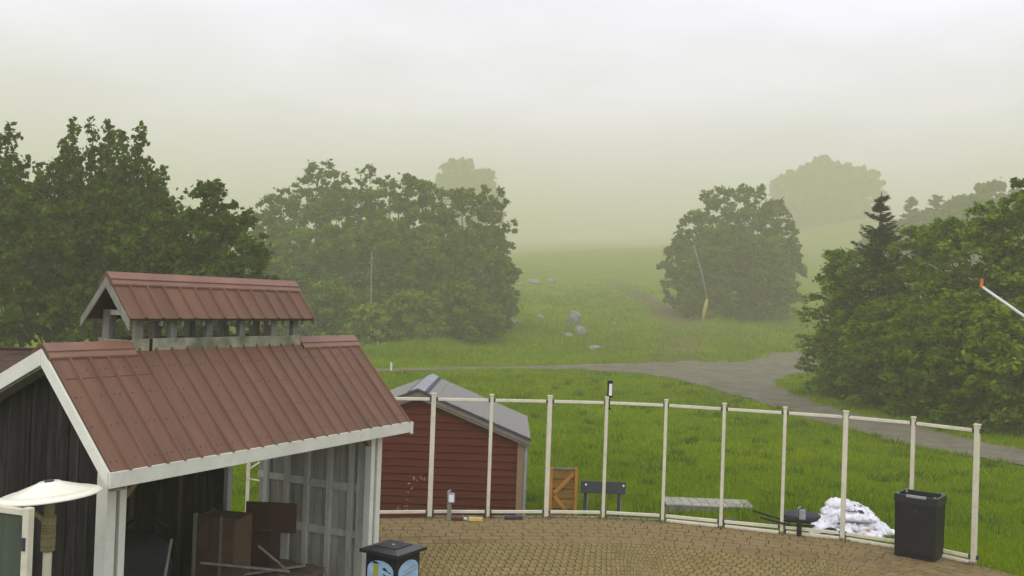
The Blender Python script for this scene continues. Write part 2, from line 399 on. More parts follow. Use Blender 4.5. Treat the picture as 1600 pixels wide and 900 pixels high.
ROAD_PX = [(560, 576), (640, 575.5), (760, 573.5), (900, 570), (1000, 569), (1100, 566), (1180, 560.5), (1230, 551), (1265, 540), (1292, 528),
           (1330, 521), (1345, 545), (1318, 574), (1280, 581), (1232, 587), (1211, 595), (1214, 604), (1240, 615), (1290, 634), (1340, 647), (1420, 664), (1500, 683), (1600, 704), (1700, 724),
           (1700, 756), (1600, 731), (1480, 707), (1400, 691), (1330, 673), (1260, 653), (1200, 633), (1130, 613), (1060, 594), (1000, 584), (900, 577.5), (760, 577), (640, 579.5), (560, 581)]
ROAD = gp(ROAD_PX)
DIRT = [  # (polyline px, half width m, strength)
    ([(958, 437), (985, 455), (1020, 475), (1050, 492), (1078, 512), (1062, 545), (1040, 566)], 3.6, .46),
    ([(985, 452), (1030, 478), (1060, 492)], 2.6, .62),
    ([(760, 568), (860, 566), (960, 566), (1060, 562)], 1.2, .42),
    ([(1040, 606), (1090, 612), (1150, 622)], .9, .42),
    ([(820, 640), (900, 648), (960, 636)], .25, .38),
    ([(900, 588), (960, 586), (1010, 592)], .8, .3),
    ([(1330, 690), (1420, 702), (1520, 716), (1620, 735)], .8, .35),
    ([(1215, 600), (1235, 618), (1290, 640)], .5, .35),
    ([(880, 520), (925, 535)], 1.5, .3),
    ([(1000, 540), (1050, 548), (1100, 556)], 2.0, .40), ([(900, 560), (960, 552)], 1.4, .36), ([(1000, 425), (960, 432)], 3.0, .4), ([(1380, 676), (1450, 690)], .5, .4), ([(1290, 668), (1340, 684)], .4, .38), ([(1090, 628), (1150, 640)], .6, .33),
]
DIRT = [(gp(a), w, s) for a, w, s in DIRT]
_rs = np.random.default_rng(4)
SPOTS = [(_rs.uniform(2, 17), _rs.uniform(20, 46), _rs.uniform(.15, .6), _rs.uniform(.2, .42)) for _ in range(70)] + [(_rs.uniform(-8, 30), _rs.uniform(50, 72), _rs.uniform(.4, 1.6), _rs.uniform(.15, .34)) for _ in range(40)]
def dirt_at(x, y):
    d = np.zeros(np.shape(x))
    for sx_, sy_, sr_, ss_ in SPOTS:
        d = np.maximum(d, ss_ * np.exp(-((x - sx_) / (sr_ * 1.6)) ** 2 - ((y - sy_) / sr_) ** 2))
    for pts, w, s in DIRT:
        k = seg_dist(x, y, pts); d = np.maximum(d, s * (1 - sstep(w * .4, w * 1.7, k)))
    k = seg_dist(x, y, ROAD + ROAD[:1]); d = np.maximum(d, .30 * (1 - sstep(.1, .9, k)))
    return d
def inside(x, y, poly):
    c = np.zeros(np.shape(x), bool); n = len(poly)
    for i in range(n):
        x1, y1 = poly[i]; x2, y2 = poly[(i + 1) % n]
        if y1 == y2: continue
        c ^= ((y1 > y) != (y2 > y)) & (x < (x2 - x1) * (y - y1) / (y2 - y1) + x1)
    return c

def make_terrain():
    ys = np.concatenate([np.arange(-25, 16, 4.), np.arange(16, 75, .8), np.arange(75, 135, .7), np.arange(135, 260, 1.8), np.geomspace(260, 2500, 44)])
    xs = np.concatenate([-np.geomspace(45, 2500, 22)[::-1], np.arange(-44, 60, .9), np.geomspace(61, 2500, 22)])
    X, Y = np.meshgrid(xs, ys); Z = height(X, Y)
    V = np.stack([X, Y, Z], -1).reshape(-1, 3)
    ny, nx = X.shape
    idx = np.arange(nx * ny).reshape(ny, nx)
    F = np.stack([idx[:-1, :-1], idx[:-1, 1:], idx[1:, 1:], idx[1:, :-1]], -1).reshape(-1, 4)
    me = bpy.data.meshes.new('ground'); me.from_pydata(V.tolist(), [], F.tolist())
    a = me.attributes.new('dirt', 'FLOAT', 'POINT'); a.data.foreach_set('value', dirt_at(X, Y).reshape(-1).astype(np.float32))
    me.polygons.foreach_set('use_smooth', [True] * len(me.polygons))
    me.materials.append(M['ground'])
    tag(link_mesh('ground', me), 'green meadow and grassy ski slope rising into the fog', kind='structure')
make_terrain()

def make_road():
    pts = []
    n = len(ROAD)
    for i in range(n):
        a, b = Vector(ROAD[i]), Vector(ROAD[(i + 1) % n]); L = (b - a).length; k = max(1, int(L / .7))
        nn = Vector((-(b - a).y, (b - a).x)).normalized()
        for j in range(k):
            p = a.lerp(b, j / k); q = p + nn * (.22 * math.sin(p.x * 1.9 + p.y) + .18 * math.sin(p.x * 4.3 - p.y * 2.7) + random.uniform(-.07, .07))
            pts.append(q)
    m = len(pts)
    xs = [p.x for p in pts]; ys = [p.y for p in pts]
    gx, gy = np.meshgrid(np.arange(min(xs), max(xs), 1.0), np.arange(min(ys), max(ys), 1.0))
    poly = [(p.x, p.y) for p in pts]
    ok = inside(gx, gy, poly) & (seg_dist(gx, gy, poly + poly[:1]) > .3)
    inner = [Vector((float(a), float(b))) for a, b in zip(gx[ok], gy[ok])]
    r = delaunay_2d_cdt(pts + inner, [(i, (i + 1) % m) for i in range(m)], [list(range(m))], 1, 1e-4)
    vv = [(v.x, v.y, hz(v.x, v.y) + .035) for v in r[0]]
    me = bpy.data.meshes.new('road'); me.from_pydata(vv, [], [list(f) for f in r[2]])
    ax = np.array(vv)
    e = 1 - sstep(0, 1.1, seg_dist(ax[:, 0], ax[:, 1], poly + poly[:1]))
    a = me.attributes.new('edge', 'FLOAT', 'POINT'); a.data.foreach_set('value', (e * .75).astype(np.float32))
    me.materials.append(M['road'])
    bm = bmesh.new(); bm.from_mesh(me); bmesh.ops.recalc_face_normals(bm, faces=bm.faces)
    for f in bm.faces:
        if f.normal.z < 0: f.normal_flip()
    bm.to_mesh(me); bm.free()
    tag(link_mesh('road', me), 'grey gravel service road forking across the meadow', kind='structure')
make_road()

# ------------------------------------------------------------------ patio
POST_PX = {0: (671, 808), 1: (762, 808), 2: (853, 808), 3: (942, 809), 4: (1035, 814), 5: (1126, 823), 6: (1221, 832), 7: (1316, 842), 9: (1521, 880)}
PT = {k: on_z(*v, 0) for k, v in POST_PX.items()}
PT[8] = PT[7].lerp(PT[9], .5) + Vector((.12, .1, 0))
dl0 = Vector((PT[0].x - PT[1].x, PT[0].y - PT[1].y, 0)).normalized()
ang = 0
for k in (-1, -2, -3, -4, -5):
    ang += R(3.0); d = Matrix.Rotation(ang, 3, 'Z') @ dl0
    PT[k] = PT[k + 1] + d * 1.076
LINE = [PT[k] for k in range(-5, 10)]
LINE.append(PT[9] + Vector((.55, -1.0, 0))); LINE.append(PT[9] + Vector((1.0, -2.6, 0))); LINE.append(PT[9] + Vector((1.2, -5.0, 0)))
def catmull(P, n=10):
    out = []
    for i in range(len(P) - 1):
        p0 = P[max(i - 1, 0)]; p1 = P[i]; p2 = P[i + 1]; p3 = P[min(i + 2, len(P) - 1)]
        for j in range(n):
            t = j / n
            out.append(.5 * ((2 * p1) + (-p0 + p2) * t + (2 * p0 - 5 * p1 + 4 * p2 - p3) * t * t + (-p0 + 3 * p1 - 3 * p2 + p3) * t ** 3))
    out.append(P[-1]); return out
CURVE = catmull([Vector((p.x, p.y, 0)) for p in LINE])
for _ in range(30):
    CURVE = [CURVE[0]] + [(CURVE[i - 1] + CURVE[i] * 2 + CURVE[i + 1]) / 4 for i in range(1, len(CURVE) - 1)] + [CURVE[-1]]
ARC = [0.0]
for i in range(1, len(CURVE)): ARC.append(ARC[-1] + (CURVE[i] - CURVE[i - 1]).length)
def curve_at(u, v):
    """point at arc length u, v metres inside the edge"""
    u = min(max(u, 0), ARC[-1] - 1e-6)
    i = int(np.searchsorted(ARC, u)) ; i = max(1, min(i, len(ARC) - 1))
    t = (u - ARC[i - 1]) / (ARC[i] - ARC[i - 1])
    p = CURVE[i - 1].lerp(CURVE[i], t)
    def nrm(j):
        a = CURVE[max(j - 3, 0)]; b = CURVE[min(j + 3, len(CURVE) - 1)]; d = (b - a).normalized(); return Vector((d.y, -d.x, 0))
    nn = nrm(i - 1).lerp(nrm(i), t).normalized()
    return p + nn * v
PATIO_POLY = []
def make_patio():
    edge = [curve_at(u, -.10) for u in np.linspace(0, ARC[-1], 60)]
    poly = [(p.x, p.y) for p in edge] + [(9.5, 3.0), (9.5, 1.0), (-9, 1.0), (-9, 14)]
    PATIO_POLY.extend(poly)
    slab = MB().prism(poly, 'z', -1.6, -.035).build('patio_base', M['sand_joint'])
    tag(slab, 'raised patio floor under the pavers', kind='structure')
    th = .04
    items = []
    # outer band: large pavers laid in courses that follow the edge
    v = .02; row = 0
    while v < 1.72:
        dpt = .235; u = (row % 2) * .13
        while u < ARC[-1] - .4:
            w = .27 if row % 3 else .36
            g = .005 if random.random() < .9 else .010
            a = curve_at(u + g, v + .006); b = curve_at(u + w - g, v + .006); c = curve_at(u + w - g, v + dpt - .006); d = curve_at(u + g, v + dpt - .006)
            items.append(([a, b, c, d], 'a')); u += w
        v += dpt; row += 1
    V0 = v + .01
    # inner field: bent interlocking pavers, elongated away from the viewer
    row = 0; W, D, B = .125, .205, .030
    while v < 5.0:
        u = (row % 2) * W * .5
        while u < ARC[-1] - .4:
            g = .010
            pts = [(u + g, v + .008), (u + W - g, v + .008), (u + W - g + B, v + D * .5), (u + W - g, v + D - .008), (u + g, v + D - .008), (u + g + B, v + D * .5)]
            items.append(([curve_at(*p) for p in pts], 'b')); u += W
        v += D; row += 1
    vis = []
    for pts, k in items:
        c = sum(pts, Vector()) / len(pts)
        q = c - O; dep = q.dot(_f)
        if dep < 3: continue
        px = 800 + FPX * q.dot(_r) / dep; py = 450 - FPX * q.dot(_u) / dep
        if not (-150 < px < 1760 and 400 < py < 1010) or px < 560: continue
        vis.append((px, py, dep, pts, k, c))
    # drop pavers under the standing structures on the left, keep the rest
    def score(t): return t[2] - (0 if (595 < t[0] < 1600 and t[1] < 900) else -50)
    vis.sort(key=lambda t: (0 if (600 < t[0] < 1595 and t[1] < 898) else 1, t[2] - (1.2 if t[4] == 'a' else 0)))
    def paver(mb, pts, c, local, tilt):
        n = len(pts); top = []; bot = []
        for p in pts:
            x, y = (p.x - c.x, p.y - c.y)
            z = tilt[0] + tilt[1] * x + tilt[2] * y
            off = (0, 0) if local else (c.x, c.y)
            top.append((x * .985 + off[0], y * .985 + off[1], z)); bot.append((x + off[0], y + off[1], -th))
        mb.add(top + bot, [tuple(range(n))[::-1]] + [(i, (i + 1) % n, n + (i + 1) % n, n + i) for i in range(n)])
    rest = {'a': MB(), 'b': MB()}
    for i, (px, py, dep, pts, k, c) in enumerate(vis):
        tilt = (random.uniform(-.003, .003), random.uniform(-.02, .02), random.uniform(-.02, .02))
        mm = M['paver_b'] if k == 'a' else M['paver_a']
        if i < 300:
            mb = MB(); paver(mb, pts, c, True, tilt)
            o = mb.build('paver', mm, slab); o.location = (c.x, c.y, 0)
        else:
            paver(rest[k], pts, c, False, tilt)
    for k in rest:
        o = rest[k].build('pavers', M['paver_b'] if k == 'a' else M['paver_a'], slab); tag(o, kind='stuff')
make_patio()

# ------------------------------------------------------------------ windscreen frame round the patio
def make_windscreen():
    t = thing('windscreen_frame', 'long curved cream metal windscreen frame of open bays along the patio edge', 'windscreen frame', tuple(PT[2]))
    org = PT[2]; Hh = 2.235
    for k in range(-5, 10):
        p = PT[k] - org; w = .082 if k in (0, 2, 7, 9) else .058
        q = PT[min(k + 1, 9)] - PT[max(k - 1, -5)]; a = math.atan2(q.y, q.x)
        lean = .022
        m = Matrix.Translation(p) @ Matrix.Rotation(a, 4, 'Z')
        mb = MB()
        mb.box(-w / 2, w / 2, -.032, .032, -.1, Hh, m)
        o = mb.build('post', M['cream_metal'], t, bevel=.006)
        MB().box(-w / 2 - .012, w / 2 + .010, -.042, .042, Hh, Hh + .028, m).build('post_cap', M['cream_metal'], o, bevel=.006)
        for sx in (-1, 1):
            for z in (.10, Hh - .085):
                MB().box(sx * (w / 2 + .003), sx * (w / 2 + .035), -.028, .028, z - .033, z + .033, m).build('rail_bracket', M['charcoal'], o)
        if k < 9:
            r = PT[k + 1] - org
            d = (r - p).normalized()
            for z, hh in ((.10, .055), (Hh - .085, .055)):
                MB().bar(p + d * .05 + Vector((0, 0, z)), r - d * .05 + Vector((0, 0, z)), .045, hh).build('rail', M['cream_metal'], t, bevel=.006)
            if z and k in (-4, -3, -2):
                # thin diagonal stays seen through the pavilion's back opening
                MB().tube([p + Vector((0, 0, .9)), p.lerp(r, .5) + Vector((0, .05, 1.25))], .016, 6).build('stay', M['cream_metal'], t)
                MB().tube([p.lerp(r, -.02) + Vector((0, 0, .75)), r.lerp(p, .45) + Vector((0, .05, .6))], .014, 6).build('stay', M['cream_metal'], t)
    # pale edging boards below the right-hand bays
    for k in range(4, 9):
        a = PT[k] - org; b = PT[k + 1] - org; d = (b - a).normalized(); n = Vector((d.y, -d.x, 0))
        MB().bar(a + d * .08 + n * .02 + Vector((0, 0, .022)), b - d * .05 + n * (.10 if k % 2 else .05) + Vector((0, 0, .022)), .10, .045).build('edging_board', M['cream_metal'], t, bevel=.005)
    for k in range(0, 4):
        a = PT[k] - org; b = PT[k + 1] - org; d = (b - a).normalized()
        MB().bar(a + d * .08 + Vector((0, -.01, .012)), b - d * .08 + Vector((0, -.01, .012)), .07, .03).build('edging_board', M['curb_wood'], t, bevel=.004)
make_windscreen()

# ------------------------------------------------------------------ open pavilion with red metal roof
PA = .4742
def make_pavilion():
    t = thing('pavilion', 'open wooden pavilion with red metal roof, roof lantern and white trim', 'pavilion', (-4.549, 9.521, 0), -PA)
    ZR = 3.371; SF = 1.097; SB = .474; L = 5.026; WF = .9945; WB = 1.75
    def zf(w): return ZR - (SF * w if w > 0 else -SB * w)
    def panel_mesh(name, sdir, run, slope, width=.2285):
        # sheet with a raised rib; local y = along the ridge, local x = down the slope
        c = math.sqrt(1 + slope * slope); n = Vector((sdir * slope, 0, 1)) / c; dn = Vector((sdir, 0, -slope)) / c
        prof = [(0, 0), (width - .042, 0), (width - .034, .022), (width - .012, .022), (width - .004, 0), (width - .001, 0)]
        mb = MB(); vs = []
        for s_ in (0, run * c):
            for (y, h) in prof: vs.append(dn * s_ + n * (h + .012) + Vector((0, y, 0)))
            for (y, h) in prof[::-1]: vs.append(dn * s_ + n * h + Vector((0, y, 0)))
        k = len(prof) * 2
        mb.add(vs, [tuple(range(k)), tuple(range(k, 2 * k))[::-1]] + [(i, k + i, k + (i + 1) % k, (i + 1) % k) for i in range(k)])
        return mb.mesh(name, M['roof_red'])
    def lay(me, n, w0, t0, z0, parent):
        for i in range(n):
            o = link_mesh('roof_panel', me, parent); o.location = (w0, t0 + i * .2285, z0)
    roof = MB()
    # timber deck below the metal (front and back), kept 3 cm clear
    for sd, run, sl in ((1, WF - .03, SF), (-1, WB - .03, SB)):
        roof.add([(0, .03, ZR - .01), (sd * run, .03, ZR - .01 - sl * run), (sd * run, L - .03, ZR - .01 - sl * run), (0, L - .03, ZR - .01),
                  (0, .03, ZR - .045), (sd * run, .03, ZR - .045 - sl * run), (sd * run, L - .03, ZR - .045 - sl * run), (0, L - .03, ZR - .045)],
                 [(0, 1, 2, 3), (4, 7, 6, 5), (0, 4, 5, 1), (1, 5, 6, 2), (2, 6, 7, 3), (3, 7, 4, 0)])
    rf = roof.build('roof', M['rafter'], t)
    lay(panel_mesh('roof_panel', 1, WF + .02, SF), 22, 0, 0, ZR, rf)
    lay(panel_mesh('roof_panel_back', -1, WB, SB), 22, 0, 0, ZR, rf)
    def cap(t0, t1, sf, sb, ln, parent, zr, w0):
        out = []
        for sd, sl in ((1, sf), (-1, sb)):
            c = math.sqrt(1 + sl * sl); n = Vector((sd * sl, 0, 1)) / c; dn = Vector((sd, 0, -sl)) / c
            prof = [(0, .050), (ln * .44, .044), (ln * .47, .052), (ln * .50, .052), (ln * .53, .040), (ln * .97, .036), (ln, .022)]
            out.append([dn * s_ + n * h for s_, h in prof])
        pl = [Vector((p.x, 0, p.z)) for p in out[1][::-1]] + [Vector((p.x, 0, p.z)) for p in out[0][1:]]
        top = Vector((0, 0, .055)); pl[len(out[1]) - 1] = top
        vs = []
        for tt in (t0, t1):
            for p in pl: vs.append((p.x + w0, tt, p.z + zr))
            for p in pl[::-1]: vs.append((p.x + w0, tt, p.z + zr - .012))
        k = len(pl) * 2
        return MB().add(vs, [tuple(range(k)), tuple(range(k, 2 * k))[::-1]] + [(i, k + i, k + (i + 1) % k, (i + 1) % k) for i in range(k)]).build('ridge_cap', M['cap_red'], parent)
    cap(-.02, 1.04, SF, SB, .15, rf, ZR, 0); cap(3.80, L + .02, SF, SB, .15, rf, ZR, 0)
    # overlapping seam and rows of screws
    sc = MB(); nrm = Vector((SF, 0, 1)).normalized(); dn = Vector((1, 0, -SF)).normalized()
    for s_ in (.30, .62, .98, 1.38):
        for i in range(22):
            for o_ in (.04, .11):
                if random.random() < .25: continue
                c = dn * (s_ + random.uniform(-.008, .008)) + Vector((0, i * .2285 + o_, ZR)) + nrm * .014
                sc.tube([c, c + nrm * .007], .0065, 5)
    tag(sc.build('screws', M['charcoal'], rf), kind='stuff')
    MB().bar(dn * .40 + Vector((0, .05, ZR)) + nrm * .013, dn * .40 + Vector((0, 1.12, ZR)) + nrm * .013, .006, .004, up=nrm).build('sheet_lap', M['maroon'], rf)
    # fascias
    MB().box(WF + .004, WF + .03, -.028, L + .03, zf(WF) - .155, zf(WF) - .004).build('eave_fascia', M['white_paint'], rf, bevel=.004)
    MB().box(WF + .03, WF + .05, L + .005, L + .05, zf(WF) - .175, zf(WF) - .01).build('fascia_end', M['white_paint'], rf)
    for y0 in (-.03, L):
        MB().prism([(0, ZR - .002), (WF, zf(WF) - .002), (WF, zf(WF) - .162), (0, ZR - .165)], 'y', y0, y0 + .026).build('rake_board', M['white_paint'], rf, bevel=.003)
        MB().prism([(-.004, ZR - .002), (-WB, zf(-WB) - .002), (-WB, zf(-WB) - .162), (-.004, ZR - .165)], 'y', y0 + .001, y0 + .025).build('rake_board', M['white_paint'], rf, bevel=.003)
    # soffits under the gable overhang
    MB().prism([(-.01, ZR - .17), (-WB, zf(-WB) - .167), (-WB, zf(-WB) - .185), (-.01, ZR - .188)], 'y', -.003, .19).build('soffit', M['grey_wood'], rf)
    MB().prism([(.01, ZR - .18), (WF, zf(WF) - .172), (WF, zf(WF) - .19), (.01, ZR - .198)], 'y', -.003, .19).build('soffit', M['grey_wood'], rf)
    # rafters
    for k in range(8):
        y = .35 + k * .62
        MB().prism([(0, ZR - .05), (WF - .05, zf(WF - .05) - .05), (WF - .05, zf(WF - .05) - .13), (0, ZR - .14)], 'y', y, y + .04).build('rafter', M['rafter'], rf)
        MB().prism([(0, ZR - .05), (-1.5, zf(-1.5) - .05), (-1.5, zf(-1.5) - .14), (0, ZR - .14)], 'y', y + .042, y + .08).build('rafter', M['rafter'], rf)
    # header beams
    MB().box(.64, .74, .2, 4.76, 2.16, 2.34).build('header_beam', M['grey_wood'], t, bevel=.004)
    MB().box(-1.40, -1.31, .2, 4.76, 2.36, 2.52).build('header_beam', M['grey_wood'], t, bevel=.004)
    # posts: corner boards at each end plus the inner door posts
    WH = M['white_paint']
    for (a, b) in ((.185, .295), (4.665, 4.765)):
        MB().box(.60, .752, a, b, -.02, 2.2).build('corner_post', WH, t, bevel=.004)
    for (a, b) in ((.345, .425), (4.53, 4.615)):
        MB().box(.64, .745, a, b, -.02, 2.2).build('door_post', WH, t, bevel=.004)
    MB().bar((.69, .43, 1.95), (.69, .66, 2.17), .07, .06).build('corner_brace', M['tan_wood'], t)
    MB().bar((.69, 4.52, 1.98), (.69, 4.36, 2.17), .07, .06).build('corner_brace', M['tan_wood'], t)
    MB().box(-1.41, -1.30, 4.0, 4.09, 0, 2.4).build('back_post', WH, t, bevel=.004)
    # gable wall: dark weathered vertical boards
    w = -1.42
    gw = MB().box(-1.40, .60, .235, .255, 0, 2.2).build('gable_wall', M['dark_wood'], t)
    while w < .59:
        bw = random.uniform(.125, .185); e = min(w + bw, .60)
        pts = [(w + .004, 0), (e - .004, 0), (e - .004, zf(e) - .2)]
        if w < 0 < e: pts.append((0, zf(0) - .2))
        pts.append((w + .004, zf(w) - .2))
        y = .20 + random.uniform(0, .008)
        MB().prism(pts, 'y', y, y + .022).build('board', M['dark_wood'], gw)
        w = e
    for ww in (-1.0, -.45, .12):
        MB().prism([(ww, 0), (ww + .05, 0), (ww + .05, zf(ww + .05) - .2), (ww, zf(ww) - .2)], 'y', .186, .2).build('batten', M['dark_wood'], gw)
    # end wall seen from inside: grey painted boards, battens and two rows of rails
    ew = MB().prism([(-1.38, 0), (.60, 0), (.60, zf(.6) - .16), (0, ZR - .16), (-1.38, zf(-1.38) - .16)], 'y', 4.735, 4.755).build('end_wall', M['paint_grey'], t)
    edges = [-1.36, -1.2, -1.05, -.88, -.70, -.52, -.36, -.20, -.03, .10, .235, .37, .50, .62]
    for a, b in zip(edges[:-1], edges[1:]):
        pts = [(a + .005, 0), (b - .005, 0), (b - .005, zf(b) - .18)] + ([(0, zf(0) - .18)] if a < 0 < b else []) + [(a + .005, zf(a) - .18)]
        y = 4.715 + random.uniform(-.004, .004)
        MB().prism(pts, 'y', y, 4.735).build('board', M['paint_grey'], ew)
    for b in (-1.24, -.86, -.50, -.10, .27):
        MB().prism([(b, 0), (b + .085, 0), (b + .085, zf(b + .085) - .19), (b, zf(b) - .19)], 'y', 4.655, 4.708).build('stud', M['paint_light'], ew, bevel=.004)
    for z in (.69, 1.34):
        st = [-1.36, -1.24 + .085, -.86 + .085, -.50 + .085, -.10 + .085, .27 + .085]; en = [-1.24, -.86, -.50, -.10, .27, .55]
        for a, b in zip(st, en):
            if b - a > .06:
                MB().box(a + .002, b - .002, 4.672, 4.706, z - .06 + random.uniform(-.01, .01), z + .045).build('rail', M['paint_light'], ew, bevel=.003)
    MB().box(.45, .60, 4.62, 4.65, 0, 2.15).build('stud', M['paint_light'], ew, bevel=.004)
    # back wall, ends short of the far corner so the meadow shows
    bw_ = MB().box(-1.40, -1.385, .26, 4.0, 0, 2.4).build('back_wall', M['dark_wood'], t)
    y = .26
    while y < 3.98:
        e = min(y + random.uniform(.14, .19), 4.0)
        m_ = M['paint_grey'] if y < 1.7 else M['dark_wood']
        MB().box(-1.384, -1.365 + random.uniform(-.004, .004), y + .004, e - .004, 0, 2.4).build('board', m_, bw_)
        y = e
    for y in (.75, 1.15, 1.6, 2.3, 3.1):
        MB().box(-1.36, -1.31, y, y + .07, 0, 2.36).build('stud', M['paint_grey'] if y < 1.7 else M['rafter'], bw_)
    MB().box(-1.36, -1.33, .3, 1.6, 1.70, 1.78).build('rail', M['paint_grey'], bw_)
    # ---------------- lantern on the ridge
    lt = MB()
    RZ = 4.105; RW = -.22; hw = .36; drop = .445; t0, t1 = .905, 3.965; sl = drop / hw
    def zc(w): return RZ - sl * abs(w - RW)
    for sd in (1, -1):
        r_ = hw - .015
        lt.add([(RW, t0 + .03, RZ - .012), (RW + sd * r_, t0 + .03, RZ - .012 - sl * r_), (RW + sd * r_, t1 - .03, RZ - .012 - sl * r_), (RW, t1 - .03, RZ - .012),
                (RW, t0 + .03, RZ - .04), (RW + sd * r_, t0 + .03, RZ - .04 - sl * r_), (RW + sd * r_, t1 - .03, RZ - .04 - sl * r_), (RW, t1 - .03, RZ - .04)],
               [(0, 1, 2, 3), (4, 7, 6, 5), (0, 4, 5, 1), (1, 5, 6, 2), (2, 6, 7, 3), (3, 7, 4, 0)])
    lan = lt.build('roof_lantern', M['rafter'], t)
    a_, b_ = panel_mesh('lantern_panel', 1, hw, sl, .2355), panel_mesh('lantern_panel_back', -1, hw, sl, .2355)
    for i in range(13):
        for me in (a_, b_):
            o = link_mesh('roof_panel', me, lan); o.location = (RW, t0 + i * .2355, RZ)
    cap(t0 - .015, t1 + .015, sl, sl, .13, lan, RZ, RW)
    for y0 in (t0 - .022, t1):
        for sd in (1, -1):
            e = RW + sd * (hw + .01)
            MB().prism([(RW, RZ - .002), (e, zc(e) - .002), (e, zc(e) - .105), (RW, RZ - .115)], 'y', y0 + (.001 if sd > 0 else 0), y0 + .021).build('rake_board', M['grey_wood'], lan, bevel=.003)
    FW, BW = .035, -.475     # faces of the curb
    MB().box(FW, FW + .03, 1.05, 3.79, 3.30, 3.447).build('curb_board', M['curb_wood'], lan, bevel=.004)
    MB().box(BW - .03, BW, 1.05, 3.79, 3.10, 3.44).build('curb_board', M['curb_wood'], lan, bevel=.004)
    MB().box(BW, FW, 1.05, 1.075, 3.12, 3.43).build('curb_board', M['curb_wood'], lan, bevel=.004)
    MB().box(BW, FW, 3.765, 3.79, 3.12, 3.43).build('curb_board', M['curb_wood'], lan, bevel=.004)
    MB().box(FW + .031, FW + .036, 1.25, 1.29, 3.302, 3.445).build('curb_joint', M['dark_wood'], lan)
    for y in (1.10, 1.58, 2.13, 2.68, 3.25, 3.67):
        MB().box(FW - .075, FW - .003, y, y + .095, 3.35, zc(FW - .003) - .04).build('post', M['grey_wood'], lan, bevel=.004)
    for y in (1.075, 1.72, 2.25, 2.82, 3.38, 3.66):
        MB().box(BW + .003, BW + .11, y, y + .10, 3.12, zc(BW + .003) - .045).build('post', M['grey_wood'], lan, bevel=.004)
    MB().box(BW + .1, FW - .07, 1.085, 1.14, 3.69, 3.745).build('tie_beam', M['paint_grey'], lan, bevel=.003)
    MB().box(BW + .1, FW - .07, 3.68, 3.73, 3.69, 3.745).build('tie_beam', M['paint_grey'], lan, bevel=.003)
    for k in range(8):
        y = 1.35 + k * .345 + random.uniform(-.06, .06)
        MB().box(.075, .115, y, y + .03, 3.585, 3.66).build('rafter_tail', M['grey_wood'], lan)
    return t
PAV = make_pavilion()
def pav(w, t_, z): return PAV_M @ Vector((w, t_, z))
PAV_M = Matrix.Translation((-4.549, 9.521, 0)) @ Matrix.Rotation(-PA, 4, 'Z')

